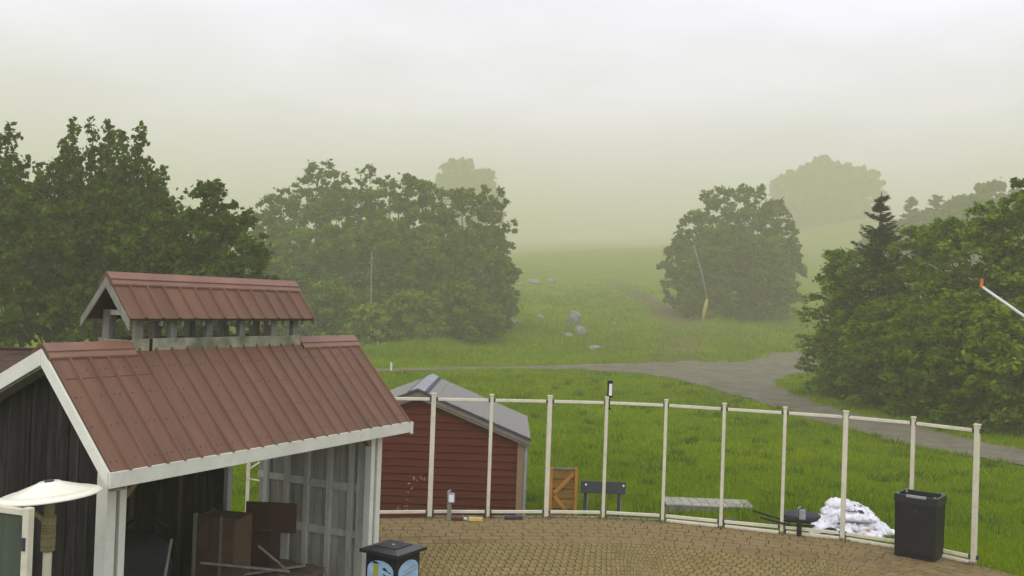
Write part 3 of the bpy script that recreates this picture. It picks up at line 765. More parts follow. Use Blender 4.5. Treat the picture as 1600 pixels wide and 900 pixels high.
# things stored in the pavilion
def store():
    def T(name, label, cat, w, t_, rz=0.0, grp=None):
        p = pav(w, t_, 0); return thing(name, label, cat, tuple(p), -PA + rz, grp)
    # wooden crate cabinet
    p = at_y(352, 830, 12.2)
    t = thing('wooden_crate', 'tall brown wooden crate of upright boards standing inside the pavilion', 'crate', (p.x, 12.2, 0), R(-12))
    MB().box(-.25, .25, -.22, .22, 0, 1.20).build('body', M['crate_brown'], t)
    for i in range(3):
        MB().box(-.25 + i * .168, -.25 + i * .168 + .160, -.245, -.221, .02, 1.22 + random.uniform(-.02, .02)).build('board', M['crate_brown'], t)
        MB().box(-.274, -.251, -.21 + i * .14, -.21 + i * .14 + .134, .02, 1.21 + random.uniform(-.02, .02)).build('board', M['crate_brown'], t)
    MB().box(-.29, -.255, -.27, -.222, 0, 1.25).build('corner_post', M['grey_wood'], t); MB().box(.06, .09, -.265, -.246, 0, 1.24).build('corner_post', M['plank'], t)
    # brown sheets stacked on edge
    p = at_y(424, 800, 12.5)
    t = thing('plywood_sheet', 'wide dark brown sheet standing on the brown box beside the grey end wall', 'sheet', (p.x, 12.5, 0), R(-4))
    MB().box(-.33, .33, -.015, .015, .93, 1.31).build('sheet', M['ply_brown'], t, bevel=.003)
    MB().box(-.12, .02, -.03, -.016, .95, .965).build('edge_strip', M['crate_brown'], t)
    p = at_y(402, 840, 12.85)
    t = thing('plywood_box', 'dark brown plywood box below the wide sheet', 'box', (p.x, 12.85, 0), R(-6))
    MB().box(-.24, .24, -.20, .22, 0, .925).build('body', M['ply_brown'], t, bevel=.006)
    MB().box(-.25, .25, -.215, .23, .926, .94).build('lid', M['ply_brown'], t)
    MB().box(-.23, -.20, -.235, -.20, .0, .92).build('batten', M['crate_brown'], t)
    # grey door leaf leaning
    p = at_y(436, 850, 13.2)
    t = thing('spare_door', 'short pale grey door leaf leaning below the brown sheet', 'door', (p.x, 13.2, 0), R(-14))
    MB().box(-.14, .14, -.02, .02, 0, .90).build('leaf', M['paint_grey'], t, bevel=.004)
    MB().box(-.015, .025, -.035, -.021, .02, .88).build('batten', M['paint_grey'], t)
    # loose planks on a low stack
    st = T('pallet_stack', 'low pile of dark stacked lumber filling the pavilion floor', 'lumber pile', .05, 2.9)
    for r_ in range(5):
        for c in range(6):
            MB().box(-.52 + c * .16, -.38 + c * .16, -1.05 + random.uniform(-.05, .05), 1.05 + random.uniform(-.05, .05), r_ * .085, r_ * .085 + .075).build('plank', M['rafter'], st)
    zt = .44
    for i, (a, b, lb) in enumerate((((-.45, 2.2, zt + .02), (.30, 3.75, zt + .02), 'pale plank lying flat on the lumber pile, rear one'),
                                ((-.15, 2.35, zt + .30), (.38, 3.35, zt + .05), 'long pale plank sloping down to the right on the lumber pile'),
                                ((-.05, 3.25, zt + .33), (.20, 3.50, zt + .02), 'short pale plank propped upright on the lumber pile'),
                                ((.05, 2.1, zt + .02), (.42, 3.2, zt + .03), 'pale plank lying flat on the lumber pile, front one'))):
        A, B = pav(*a), pav(*b); o = bpy.data.objects.new('loose_plank', MB().bar(A * 0, B - A, .055, .022).mesh('loose_plank', M['plank'], bevel=.003)); COL.objects.link(o)
        o.location = A; tag(o, lb, 'plank')
    # charcoal tarp-covered heap
    t = T('covered_grill', 'black cover draped over a bulky grill inside the pavilion', 'covered grill', -.45, 1.35)
    bm = bmesh.new(); bmesh.ops.create_uvsphere(bm, u_segments=28, v_segments=18, radius=1)
    for v in bm.verts:
        d = v.co.copy(); s_ = 1 + .05 * math.sin(d.x * 9 + d.z * 4) + .04 * math.sin(d.y * 11 - d.z * 6)
        q = lambda a: math.copysign(abs(a) ** .55, a)
        v.co = Vector((q(d.x) * .48 * s_, q(d.y) * .55 * s_, .62 + q(d.z) * .62))
    me = bpy.data.meshes.new('cover'); bm.to_mesh(me); bm.free(); me.materials.append(M['tarp']); me.polygons.foreach_set('use_smooth', [True] * len(me.polygons))
    link_mesh('cover', me, t)
    MB().tube([(-.2, .1, 1.15), (.05, .35, 1.42), (.3, .5, 1.25)], .02, 8).build('handle', M['black_pipe'], t, smooth=True)
    # poles leaning
    for i, (a, b, lb, mm, r_) in enumerate((((-.2, 1.15, .1), (-.55, 1.85, 2.05), 'black pole leaning on the back wall, left one of the pair', 'black_pipe', .016),
                                     ((-.1, 1.45, .1), (-.6, 2.15, 2.05), 'black pole leaning on the back wall, right one of the pair', 'black_pipe', .016),
                                     ((.42, 1.15, .35), (.25, 1.50, 1.25), 'short weathered stick standing before the black cover', 'grey_wood', .018),
                                     ((-1.2, .9, .9), (-.75, 1.55, 1.62), 'dark curved rod poking out near the left posts', 'black_pipe', .013))):
        A, B = pav(*a), pav(*b)
        mid = (B - A) * .5 + Vector((0, 0, .10 if i == 3 else 0))
        o = bpy.data.objects.new('leaning_pole', MB().tube([A * 0, mid, B - A], r_, 7).mesh('leaning_pole', M[mm], True)); COL.objects.link(o)
        o.location = A; tag(o, lb, 'pole')
store()

# ------------------------------------------------------------------ red storage shed behind the windscreen
def make_shed():
    gz = -1.0
    Y0, Y1 = 20.62, 24.4
    hwid = 2.27; cx = -1.90; RZ = 2.07; EZ = 1.12; ov = .13
    t = thing('storage_shed', 'dark red clapboard shed with grey gable roof beyond the windscreen', 'shed', (cx, Y0, gz))
    RZ -= gz; EZ -= gz
    sl = (RZ - EZ) / (hwid + ov)
    def zr(x): return RZ - sl * abs(x)
    D = Y1 - Y0
    core = MB().prism([(-hwid + .02, 0), (hwid - .02, 0), (hwid - .02, zr(hwid) - .07), (0, RZ - .07), (-hwid + .02, zr(hwid) - .07)], 'y', .03, D - .12).build('wall', M['shed_red'], t)
    z = 0.0; hb = .158
    while z < RZ - .15:
        z1 = z + hb
        # trapezoid of the board clipped by the roof line
        def xw(zz): return min(hwid - .03, max(0.02, (RZ - .075 - zz) / sl))
        a, b = xw(z), xw(min(z1, RZ - .08))
        if a > .1:
            zt = min(z1, RZ - .08)
            mb = MB()
            kn = RZ - .075 - sl * (hwid - .03)
            pts = [(-a, z), (a, z)]
            if z < kn < zt: pts += [(a, kn), (b, zt), (-b, zt), (-a, kn)]
            else: pts += [(b, zt), (-b, zt)]
            n = len(pts); vs = []
            for (x, zz) in pts: vs.append((x, -.002 + .026 * (zz - z) / hb, zz + (.012 if zz == z else 0)))
            for (x, zz) in pts: vs.append((x, .034, zz))
            mb.add(vs, [tuple(range(n)), tuple(range(n, 2 * n))[::-1]] + [(i, n + i, n + (i + 1) % n, (i + 1) % n) for i in range(n)])
            mb.build('clapboard', M['shed_red'], core)
        if z1 < zr(hwid) - .1:
            MB().box(hwid - .02, hwid - .002, .03, D - .13, z, z + hb - .008).build('clapboard', M['shed_red'], core)
        z += hb
    for sx in (-1, 1):
        MB().box(sx * (hwid - .13), sx * (hwid + .004), -.022, .003, 0, zr(hwid) - .09).build('corner_board', M['tan_wood'], t, bevel=.004)
        MB().box(sx * (hwid + .005), sx * (hwid + .025), -.02, .10, 0, zr(hwid) - .09).build('corner_board', M['shed_trim'], t, bevel=.003)
    # roof: one slab with a rolled ridge cap
    W = hwid + ov
    rf = MB()
    for sx in (1, -1):
        rf.add([(0, -.16, RZ), (sx * W, -.16, zr(W)), (sx * W, D, zr(W)), (0, D, RZ), (0, -.16, RZ - .045), (sx * W, -.16, zr(W) - .045), (sx * W, D, zr(W) - .045), (0, D, RZ - .045)],
               [(0, 1, 2, 3), (4, 7, 6, 5), (0, 4, 5, 1), (1, 5, 6, 2), (2, 6, 7, 3), (3, 7, 4, 0)])
    roof = rf.build('roof', M['shed_roof'], t)
    for sx in (1, -1):
        for k in range(9):      # low shingle courses
            x0 = .16 + k * (W - .16) / 9; x1 = .16 + (k + 1) * (W - .16) / 9
            vs = [(sx * x0, -.155, zr(x0) + .004), (sx * x1, -.155, zr(x1) + .010), (sx * x1, D - .01, zr(x1) + .010), (sx * x0, D - .01, zr(x0) + .004),
                  (sx * x1, -.155, zr(x1) + .001), (sx * x1, D - .01, zr(x1) + .001)]
            MB().add(vs, [(0, 1, 2, 3), (1, 4, 5, 2)]).build('shingle_course', M['shed_roof'], roof)
        MB().prism([(0, RZ + .035), (sx * .15, zr(.15) + .028), (sx * .15, zr(.15) + .014), (0, RZ + .014)], 'y', -.175, D + .01).build('ridge_cap', M['grey_plastic'], roof)
        MB().prism([(sx * .15, zr(.15) + .026), (sx * .22, zr(.22) + .022), (sx * .22, zr(.22) + .012), (sx * .15, zr(.15) + .012)], 'y', -.17, D + .005).build('ridge_cap', M['charcoal'], roof)
        # double rake trim on the front
        MB().prism([(0, RZ - .047), (sx * W, zr(W) - .047), (sx * W, zr(W) - .15), (0, RZ - .15)], 'y', -.15 if sx > 0 else -.151, -.125).build('rake_board', M['shed_trim'], roof, bevel=.004)
        MB().prism([(0, RZ - .145), (sx * (W - .02), zr(W - .02) - .145), (sx * (W - .02), zr(W - .02) - .20), (0, RZ - .20)], 'y', -.124, -.02 if sx > 0 else -.021).build('rake_soffit', M['shed_trim'], roof)
        MB().prism([(0, RZ - .003), (sx * (W + .01), zr(W + .01) - .003), (sx * (W + .01), zr(W + .01) - .040), (0, RZ - .040)], 'y', -.185 if sx > 0 else -.186, -.163).build('drip_edge', M['charcoal'], roof)
    MB().box(hwid + .03, hwid + .11, -.1, D - .05, zr(hwid) - .20, zr(hwid) - .11).build('gutter', M['shed_trim'], t)
    MB().tube([(hwid + .07, -.03, zr(hwid) - .2), (hwid + .05, -.02, zr(hwid) - .35), (hwid + .05, -.02, .1)], .028, 8).build('downspout', M['grey_plastic'], t)
    # splashes of white on the cladding
    for (px, py, r_) in ((640, 757, .02), (646, 747, .03), (655, 745, .02), (662, 748, .02), (641, 763, .02), (637, 770, .015), (634, 780, .012), (634, 790, .018), (621, 796, .02), (635, 795, .015), (650, 751, .012), (624, 793, .01)):
        p = at_y(px, py, Y0 - .006) - Vector((cx, Y0, gz))
        mb = MB()
        for j in range(3):
            c = p + Vector((random.uniform(-.04, .04), 0, random.uniform(-.03, .03)))
            mb.prism([(c.x + random.uniform(.4, 1) * r_ * math.cos(a), c.z + random.uniform(.4, 1) * r_ * math.sin(a)) for a in np.linspace(0, 5.3, 6)], 'y', -.009, .010)
        mb.build('splash', M['grey_plastic'], core)
    return t
make_shed()

# brown-roofed building behind the pavilion
def make_lodge():
    gz = -1.0
    t = thing('brown_roofed_building', 'low building with dark brown shingle roof, mostly hidden behind the pavilion', 'building', (-13.4, 22.0, gz), R(0))
    MB().box(-3.0, 3.0, -2.2, 2.2, 0, 2.3).build('wall', M['dark_wood'], t)
    roof = MB().prism([(-2.6, 2.15), (0, 3.52), (2.6, 2.15), (2.6, 2.05), (0, 3.40), (-2.6, 2.05)], 'x', -3.3, 3.3).build('roof', M['shingle_brown'], t)
    for k in range(11):
        y0, y1 = -2.6 + k * .236, -2.6 + (k + 1) * .236
        z0, z1 = 2.15 + (y0 + 2.6) * .527, 2.15 + (y1 + 2.6) * .527
        MB().add([(-3.3, y0, z0 + .018), (3.3, y0, z0 + .018), (3.3, y1, z1 + .006), (-3.3, y1, z1 + .006), (-3.3, y0, z0 + .002), (3.3, y0, z0 + .002)], [(0, 1, 2, 3), (4, 5, 1, 0)]).build('shingle_course', M['shingle_brown'], roof)
    MB().bar((-3.32, 0, 3.535), (3.32, 0, 3.535), .2, .03).build('ridge_cap', M['shingle_brown'], roof)
make_lodge()

# ------------------------------------------------------------------ foreground: heater, glass panel, bins
def make_heater():
    t = thing('patio_heater', 'standing patio heater with pale dome reflector in front of the dark gable', 'patio heater', (-4.0, 8.6, 0))
    til = Matrix.Translation((0, 0, 2.15)) @ Matrix.Rotation(R(-6.0), 4, 'Y') @ Matrix.Translation((0, 0, -2.15))
    prof = [(.035, 2.262), (.085, 2.266), (.10, 2.256), (.20, 2.222), (.31, 2.186), (.345, 2.175), (.36, 2.176), (.415, 2.158), (.428, 2.140), (.424, 2.134), (.41, 2.150), (.30, 2.176), (.10, 2.24), (.035, 2.25)]
    MB().lathe(prof, 48, mtx=til).build('reflector', M['dome'], t, smooth=True)
    MB().lathe([(0, 2.281), (.03, 2.280), (.04, 2.270), (.036, 2.25), (0, 2.25)], 16, mtx=til).build('finial', M['charcoal'], t, smooth=True)
    bh = MB().lathe([(.0, 1.655), (.057, 1.655), (.06, 1.665), (.06, 1.955), (.057, 1.965), (0, 1.965)], 24).build('burner', M['burner'], t, smooth=True)
    ho = MB()
    for row, z in enumerate((1.885, 1.862, 1.84, 1.82)):
        for k in range(16):
            a = 2 * math.pi * (k + .5 * (row % 2)) / 16; c = Vector((.0575 * math.cos(a), .0575 * math.sin(a), z)); n = Vector((math.cos(a), math.sin(a), 0)); ho.tube([c, c + n * .004], .0055, 6)
    for z in (1.775, 1.70):
        for k in range(16):
            a = 2 * math.pi * k / 16; c = Vector((.0575 * math.cos(a), .0575 * math.sin(a), z)); n = Vector((math.cos(a), math.sin(a), 0)); ho.tube([c, c + n * .004], .005, 6)
    tag(ho.build('vent_holes', M['hole'], bh), kind='stuff')
    MB().tube([(0, 0, 1.965), (0, 0, 2.2)], .045, 16).build('emitter', M['burner'], t)
    MB().bar((-.15, -.02, 2.02), (-.04, -.02, 1.93), .03, .035).build('bracket', M['burner'], t)
    MB().tube([(0, 0, .5), (0, 0, 1.655)], .037, 16).build('pole', M['cream_metal'], t, smooth=False)
    MB().lathe([(.0, .56), (.20, .55), (.235, .50), (.24, .06), (.27, .04), (.27, 0), (0, 0)], 32).build('base', M['steel'], t, smooth=True)
make_heater()

def make_near_screen():
    a = on_z(45, 793, 2.25); b = on_z(0, 787, 2.25); d = Vector((b.x - a.x, b.y - a.y, 0)).normalized(); org = Vector((a.x, a.y, 0))
    t = thing('glass_windscreen', 'near cream windscreen bay holding a tinted glass pane at the lower left corner', 'windscreen', tuple(org))
    rz = math.atan2(d.y, d.x); m = Matrix.Rotation(rz, 4, 'Z')
    for k in (0, 1):
        MB().box(-.032 + k * 1.15, .032 + k * 1.15, -.032, .032, 0, 2.25, m).build('post', M['cream_metal'], t, bevel=.006)
    for z in (.12, 2.21):
        MB().box(.034, 1.116, -.022, .022, z - .026, z + .026, m).build('rail', M['cream_metal'], t, bevel=.005)
    MB().box(.036, 1.114, -.004, .004, .15, 2.18, m).build('pane', M['glass'], t)
    MB().box(.033, .055, -.03, .03, 2.02, 2.12, m).build('hinge', M['charcoal'], t)
    # small dark latch on the post
    MB().box(-.014, .014, -.008, .008, 1.92, 2.02, m @ Matrix.Translation((0, .041, 0))).build('latch', M['charcoal'], t)
make_near_screen()

def make_bin():
    cs = [on_z(564, 853, 1.05), on_z(665, 851, 1.05)]
    c = (cs[0] + cs[1]) / 2
    fr = on_z(627, 866, 1.05)
    e = fr - cs[0]; rz = math.atan2(e.y, e.x)
    t = thing('recycling_bin', 'black square bin with overhanging lid and pale blue arched pictures', 'bin', (c.x, c.y, 0), rz)
    h = .285
    MB().box(-.23, .23, -.23, .23, .02, .985).build('body', M['black_plastic'], t, bevel=.012)
    lid = MB().add([(-h, -h, .985), (h, -h, .985), (h, h, .985), (-h, h, .985), (-h, -h, 1.025), (h, -h, 1.025), (h, h, 1.025), (-h, h, 1.025), (-.17, -.17, 1.05), (.17, -.17, 1.05), (.17, .17, 1.05), (-.17, .17, 1.05)],
                   [(0, 3, 2, 1), (0, 1, 5, 4), (1, 2, 6, 5), (2, 3, 7, 6), (3, 0, 4, 7), (4, 5, 9, 8), (5, 6, 10, 9), (6, 7, 11, 10), (7, 4, 8, 11), (8, 9, 10, 11)]).build('lid', M['black_rim'], t, bevel=.004)
    MB().box(-.16, .16, -.16, .16, 1.046, 1.060).build('lid_panel', M['black_plastic'], lid, bevel=.004)
    MB().lathe([(0, 1.064), (.018, 1.063), (.02, 1.06)], 12).build('lid_button', M['grey_plastic'], lid)
    def arch(rot, nm):
        m = Matrix.Rotation(rot, 4, 'Z')
        pts = [(-.19, .50), (.19, .50)] + [(.19 * math.cos(a), .80 + .115 * math.sin(a)) for a in np.linspace(0, math.pi, 12)]
        mb = MB(); k = len(pts)
        vs = [m @ Vector((x, -.236, z)) for x, z in pts] + [m @ Vector((x, -.230, z)) for x, z in pts]
        mb.add(vs, [tuple(range(k)), tuple(range(k, 2 * k))[::-1]] + [(i, k + i, k + (i + 1) % k, (i + 1) % k) for i in range(k)])
        return mb.build(nm, M['decal_blue'], t), m
    def dab(m, poly, mm, nm, par):
        vs = [m @ Vector((x, -.240, z)) for x, z in poly] + [m @ Vector((x, -.2365, z)) for x, z in poly]; k = len(poly)
        MB().add(vs, [tuple(range(k)), tuple(range(k, 2 * k))[::-1]] + [(i, k + i, k + (i + 1) % k, (i + 1) % k) for i in range(k)]).build(nm, M[mm], par)
    a1, m1 = arch(0, 'picture')
    dab(m1, [(-.10, .70), (-.03, .70), (-.03, .85), (-.05, .875), (-.08, .875), (-.10, .85)], 'decal_green', 'bottle_shape', a1)
    dab(m1, [(-.115, .872), (-.10, .897), (-.06, .90), (-.03, .89), (-.02, .876)], 'ink', 'bottle_cap', a1)
    dab(m1, [(.03, .83), (.07, .845), (.12, .80), (.16, .80), (.15, .785), (.08, .81), (.04, .815)], 'ink', 'script_stroke', a1)
    dab(m1, [(.04, .775), (.12, .75), (.12, .735), (.04, .76)], 'ink', 'script_stroke', a1)
    a2, m2 = arch(R(90), 'picture')
    dab(m2, [(-.12, .80), (.13, .84), (.13, .83), (-.12, .79)], 'grey_plastic', 'script_stroke', a2)
    dab(m2, [(-.14, .76), (.15, .79), (.15, .775), (-.14, .745)], 'grey_plastic', 'script_stroke', a2)
make_bin()

def make_trash():
    a = on_z(1395, 868, 0); b = on_z(1455, 879, 0); e = b - a; rz = math.atan2(e.y, e.x); w = .66
    c = a + e.normalized() * w / 2 + Vector((-e.y, e.x, 0)).normalized() * .30
    t = thing('litter_bin', 'tall black rectangular litter bin with open tray top by the right windscreen bays', 'litter bin', (c.x, c.y, 0), rz)
    W, D, H_ = w / 2, .28, 1.03
    vs = []
    for z, k in ((0, .965), (.9, 1.0)):
        vs += [(-W * k, -D * k, z), (W * k, -D * k, z), (W * k, D * k, z), (-W * k, D * k, z)]
    MB().add(vs, [(0, 3, 2, 1), (4, 5, 6, 7), (0, 1, 5, 4), (1, 2, 6, 5), (2, 3, 7, 6), (3, 0, 4, 7)]).build('body', M['black_plastic'], t, bevel=.01)
    MB().box(-W + .04, W - .04, -D - .004, -D + .02, .06, .80).build('door_panel', M['black_plastic'], t, bevel=.006)
    rim = MB()
    for (x0, x1, y0, y1) in ((-W - .012, W + .012, -D - .012, -D + .02), (-W - .012, W + .012, D - .02, D + .012), (-W - .012, -W + .02, -D + .021, D - .021), (W - .02, W + .012, -D + .021, D - .021)):
        rim.box(x0, x1, y0, y1, .905, H_)
    rim.build('rim', M['black_rim'], t, bevel=.005)
    MB().box(-W * .45, W * .5, -D - .016, -D + .02, H_ - .035, H_ + .008).build('label_plate', M['grey_plastic'], t, bevel=.004)
    for sx in (-1, 1):
        for sy in (-1, 1):
            MB().tube([(sx * (W - .04), sy * (D - .04), H_ - .05), (sx * (W - .04), sy * (D - .04), H_ + .012)], .022, 8).build('corner_stud', M['steel'], t)
    MB().lathe([(0, .79), (.02, .79), (.02, .78)], 10, 0, 0, Matrix.Translation((0, -D - .006, .0)) @ Matrix.Translation((0, 0, .78)) @ Matrix.Rotation(R(90), 4, 'X') @ Matrix.Translation((0, 0, -.78))).build('lock', M['charcoal'], t)
make_trash()

# ------------------------------------------------------------------ outlet posts and odds and ends at the patio edge
def outlet_post(px, py, h, mm, boxm, label):
    p = on_z(px, py, 0)
    t = thing('outlet_post', label, 'outlet post', (p.x, p.y, 0))
    MB().box(-.045, .03, -.03, .03, 0, h - .02).build('post', M[mm], t, bevel=.004)
    MB().tube([(-.03, 0, h - .15), (-.03, 0, h), (.01, 0, h + .02)], .022, 8).build('conduit', M['grey_plastic'], t)
    b = MB().box(-.03, .085, -.06, .0, h - .20, h - .02).build('outlet_box', M[boxm], t, bevel=.01)
    MB().box(-.02, .075, -.072, -.061, h - .18, h - .05).build('cover', M['white_metal'] if mm != 'black_pipe' else M[boxm], b, bevel=.004)
outlet_post(702, 813, .52, 'grey_wood', 'grey_plastic', 'weathered outlet post with pale grey box in front of the red shed')
outlet_post(1249, 838, .50, 'black_pipe', 'grey_plastic', 'black outlet post with grey box in front of the wheelbarrow')

def single(name, mb, m, label, cat, loc, rz=0.0, group=None, smooth=False, bevel=0):
    o = mb.build(name, M[m] if isinstance(m, str) else m, None, smooth, bevel); o.location = loc; o.rotation_euler = (0, 0, rz)
    return tag(o, label, cat, group)
p = on_z(713, 813, .0); single('brick', MB().box(-.12, .12, -.04, .04, 0, .05), 'maroon', 'dark red brick lying on the pavers beside the outlet post', 'brick', (p.x, p.y, .004), .02, bevel=.006)
p = on_z(727, 813, .0); single('stone', MB().box(-.035, .035, -.03, .03, 0, .05), 'sack', 'small white stone between the red brick and the yellow block', 'stone', (p.x, p.y, .004), .3, bevel=.015)
p = on_z(743, 814, .0); single('block', MB().box(-.125, .125, -.04, .04, 0, .06), 'yellow', 'pale yellow block lying on the pavers below the second post', 'block', (p.x, p.y, .004), -.05, bevel=.006)
p = on_z(803, 812, .0); single('pipe_offcut', MB().tube([(-.17, 0, .04), (.16, .03, .035)], [.045, .03], 10), 'charcoal', 'dark grey offcut of pipe lying on the patio edge', 'pipe', (p.x, p.y, .002), 0, smooth=True)
for (px, py, lb) in ((1150, 811, 'small dark block in the grass right of the pale slab'),):
    p = on_z(px, py, -.05); single('block', MB().box(-.11, .11, -.07, .07, 0, .12), 'charcoal', lb, 'block', (p.x, p.y + .5, hz(p.x, p.y + .5) + .12), .1, bevel=.008)

# marker on the fourth post
p = PT[3]; t = thing('marker_stake', 'small white plate in black holder on a thin pole rising above the fourth windscreen bay', 'marker', (p.x + .06, p.y + .09, 0))
MB().tube([(0, -.02, 2.02), (0, 0, 2.28)], .010, 8).build('pole', M['black_pipe'], t)
MB().box(-.06, .02, -.06, -.0, 2.02, 2.06).build('clamp', M['black_pipe'], t)
MB().box(-.05, .05, -.012, .012, 2.24, 2.56).build('holder', M['black_plastic'], t, bevel=.004)
MB().box(-.018, .038, -.020, -.0125, 2.28, 2.50).build('plate', M['white_metal'], t)

# gate, board on legs, weathered slab
def make_gate():
    p = at_y(893, 800, 19.5)
    z0 = hz(1.2, 19.5)
    t = thing('wooden_gate', 'orange-brown wooden gate with diagonal braces standing behind the third post', 'gate', (1.16, 19.5, z0), R(4))
    top = .70 - z0
    MB().box(-.21, .22, .024, .03, .12, top - .05).build('gap_dark_sheet', M['dark_wood'], t)  # dark sheet added behind the boards so the gaps between them look dark
    n = 7; hb = (top - .14) / n
    for i in range(n):
        MB().box(-.212, .222, .0, .022, .12 + i * hb, .12 + (i + 1) * hb - .020).build('board', M['gate_wood'], t)
    MB().box(.225, .285, -.035, .035, 0, top).build('stile', M['gate_frame'], t, bevel=.004)
    MB().box(-.275, -.215, -.035, .035, 0, top).build('stile', M['gate_frame'], t, bevel=.004)
    MB().box(-.213, .223, -.03, .025, top - .035, top).build('top_rail', M['plank'], t, bevel=.003)
    MB().bar((.20, -.022, top - .10), (-.17, -.022, top - .50), .04, .075).build('brace', M['gate_frame'], t)
    MB().bar((-.17, -.022, top - .56), (.16, -.022, top - .96), .04, .075).build('brace', M['gate_frame'], t)
make_gate()
def make_board():
    Yb = 20.0
    a = at_y(908, 751, Yb); b = at_y(978, 753, Yb); lo = at_y(911, 770, Yb)
    z0 = hz((a.x + b.x) / 2, Yb)
    t = thing('board_on_legs', 'dark grey board bolted across two grey legs in the grass behind the windscreen', 'board', ((a.x + b.x) / 2, Yb, z0), 0)
    w = (b.x - a.x) / 2; zt = a.z - z0; zl = lo.z - z0
    MB().box(-w, w, -.02, .02, zl, zt).build('board', M['board_grey'], t, bevel=.006)
    for x in (-w + .10, w - .13):
        MB().box(x - .03, x + .03, .022, .08, 0, zt - .02).build('leg', M['charcoal'], t, bevel=.004)
        MB().box(x + .031, x + .05, .03, .07, 0, zl).build('leg_plate', M['steel'], t)
    for x in (-w + .10, w - .05):
        MB().tube([(x, -.035, zt - .07), (x, -.02, zt - .07)], .022, 10).build('bolt', M['sack'], t)
make_board()
def make_slab():
    c = (on_z(1040, 784, -.3) + on_z(1170, 787, -.3)) / 2
    z0 = hz(c.x, c.y)
    t = thing('timber_platform', 'low weathered platform of pale boards sunk in the grass beyond the fifth bay', 'platform', (c.x, c.y, z0), R(-1))
    L_ = .96
    fr = MB(); fr.box(-L_, L_, -.40, -.36, .0, .15).box(-L_, L_, .36, .40, 0, .15); fr.build('frame', M['grey_wood'], t)
    for i in range(10):
        x = -L_ + i * .192
        MB().box(x + .004, x + .186, -.42, .42, .152, .185).build('plank', M['concrete'], t, bevel=.003)
make_slab()

def make_barrow():
    p = on_z(1256, 812, .25)
    z0 = hz(p.x, p.y + .4)
    t = thing('wheelbarrow', 'wheelbarrow with shallow dark grey tray, handles pointing left, beside the sandbags', 'wheelbarrow', (p.x, p.y + .2, z0))
    zt = .30 - z0
    bm = MB(); n = 28
    rings = [(.34, .25, zt), (.35, .26, zt + .012), (.32, .24, zt + .004), (.26, .17, zt - .08), (.0001, .0001, zt - .085)]
    out = [(.355, .265, zt - .012), (.28, .19, zt - .10)]
    vs = []; allr = out[::-1] + rings
    for (a, b, z) in allr:
        for k in range(n):
            q = 2 * math.pi * k / n; e = .8
            cx_ = math.copysign(abs(math.cos(q)) ** e, math.cos(q)); sy_ = math.copysign(abs(math.sin(q)) ** e, math.sin(q))
            vs.append((a * cx_, b * sy_, z))
    fs = [(i * n + k, i * n + (k + 1) % n, (i + 1) * n + (k + 1) % n, (i + 1) * n + k) for i in range(len(allr) - 1) for k in range(n)]
    bm.add(vs, fs).build('tray', M['charcoal'], t, smooth=True)
    for sy in (-1, 1):
        MB().tube([(.22, sy * .12, zt - .17), (-.2, sy * .2, zt - .17), (-.80, sy * .28, zt - .02)], .018, 8).build('handle', M['black_pipe'], t, smooth=True)
        MB().tube([(-.15, sy * .2, zt - .2), (-.3, sy * .22, .0)], .016, 8).build('leg', M['black_pipe'], t)
    wh = MB().lathe([(.10, -.03), (.17, -.04), (.19, 0), (.17, .04), (.10, .03), (.10, -.03)], 20, 0, 0, Matrix.Translation((.55, 0, .19)) @ Matrix.Rotation(R(90), 4, 'X')).build('wheel', M['black_plastic'], t, smooth=True)
make_barrow()

# ------------------------------------------------------------------ sandbags
def bag_mesh(seed, L=.31, W=.19, T=.075):
    r = random.Random(seed)
    bm = bmesh.new(); nx, ny = 14, 9; top = {}; bot = {}
    ph = [r.uniform(0, 6) for _ in range(6)]
    for i in range(nx + 1):
        for j in range(ny + 1):
            u = -1 + 2 * i / nx; v = -1 + 2 * j / ny
            e = max(0, (1 - abs(u) ** 3)) ** .6 * max(0, (1 - abs(v) ** 3)) ** .6
            wrk = .018 * math.sin(u * 11 + ph[0] + v * 4) + .014 * math.sin(v * 9 + ph[1] - u * 6) + .012 * math.sin(u * 4 + v * 5 + ph[2])
            x = u * L * (1 - .06 * v * v + .03 * math.sin(v * 4 + ph[3])); y = v * W * (1 - .10 * u * u + .04 * math.sin(u * 4 + ph[4]))
            sag = -.035 * (u * u) + .02 * math.sin(u * 2 + ph[5])
            edge = i in (0, nx) or j in (0, ny)
            top[i, j] = bm.verts.new((x, y, T * e + wrk * (e + .3) + sag))
            bot[i, j] = top[i, j] if edge else bm.verts.new((x, y, -T * .8 * e + sag))
    for i in range(nx):
        for j in range(ny):
            bm.faces.new([top[i, j], top[i + 1, j], top[i + 1, j + 1], top[i, j + 1]])
            f = [bot[i, j], bot[i, j + 1], bot[i + 1, j + 1], bot[i + 1, j]]
            if len(set(f)) >= 3:
                try: bm.faces.new(f)
                except ValueError: pass
    bmesh.ops.recalc_face_normals(bm, faces=bm.faces)
    me = bpy.data.meshes.new('sandbag'); bm.to_mesh(me); bm.free()
    me.polygons.foreach_set('use_smooth', [True] * len(me.polygons)); me.materials.append(M['sack']); return me
def text_mesh(word, size, m):
    cu = bpy.data.curves.new('print', 'FONT'); cu.body = word; cu.size = size; cu.align_x = 'CENTER'; cu.align_y = 'CENTER'; cu.extrude = .0015; cu.offset = .003
    o = bpy.data.objects.new('tmp', cu); COL.objects.link(o)
    dg = bpy.context.evaluated_depsgraph_get(); dg.update()
    me = bpy.data.meshes.new_from_object(o.evaluated_get(dg)); bpy.data.objects.remove(o)
    me.materials.clear(); me.materials.append(m); return me
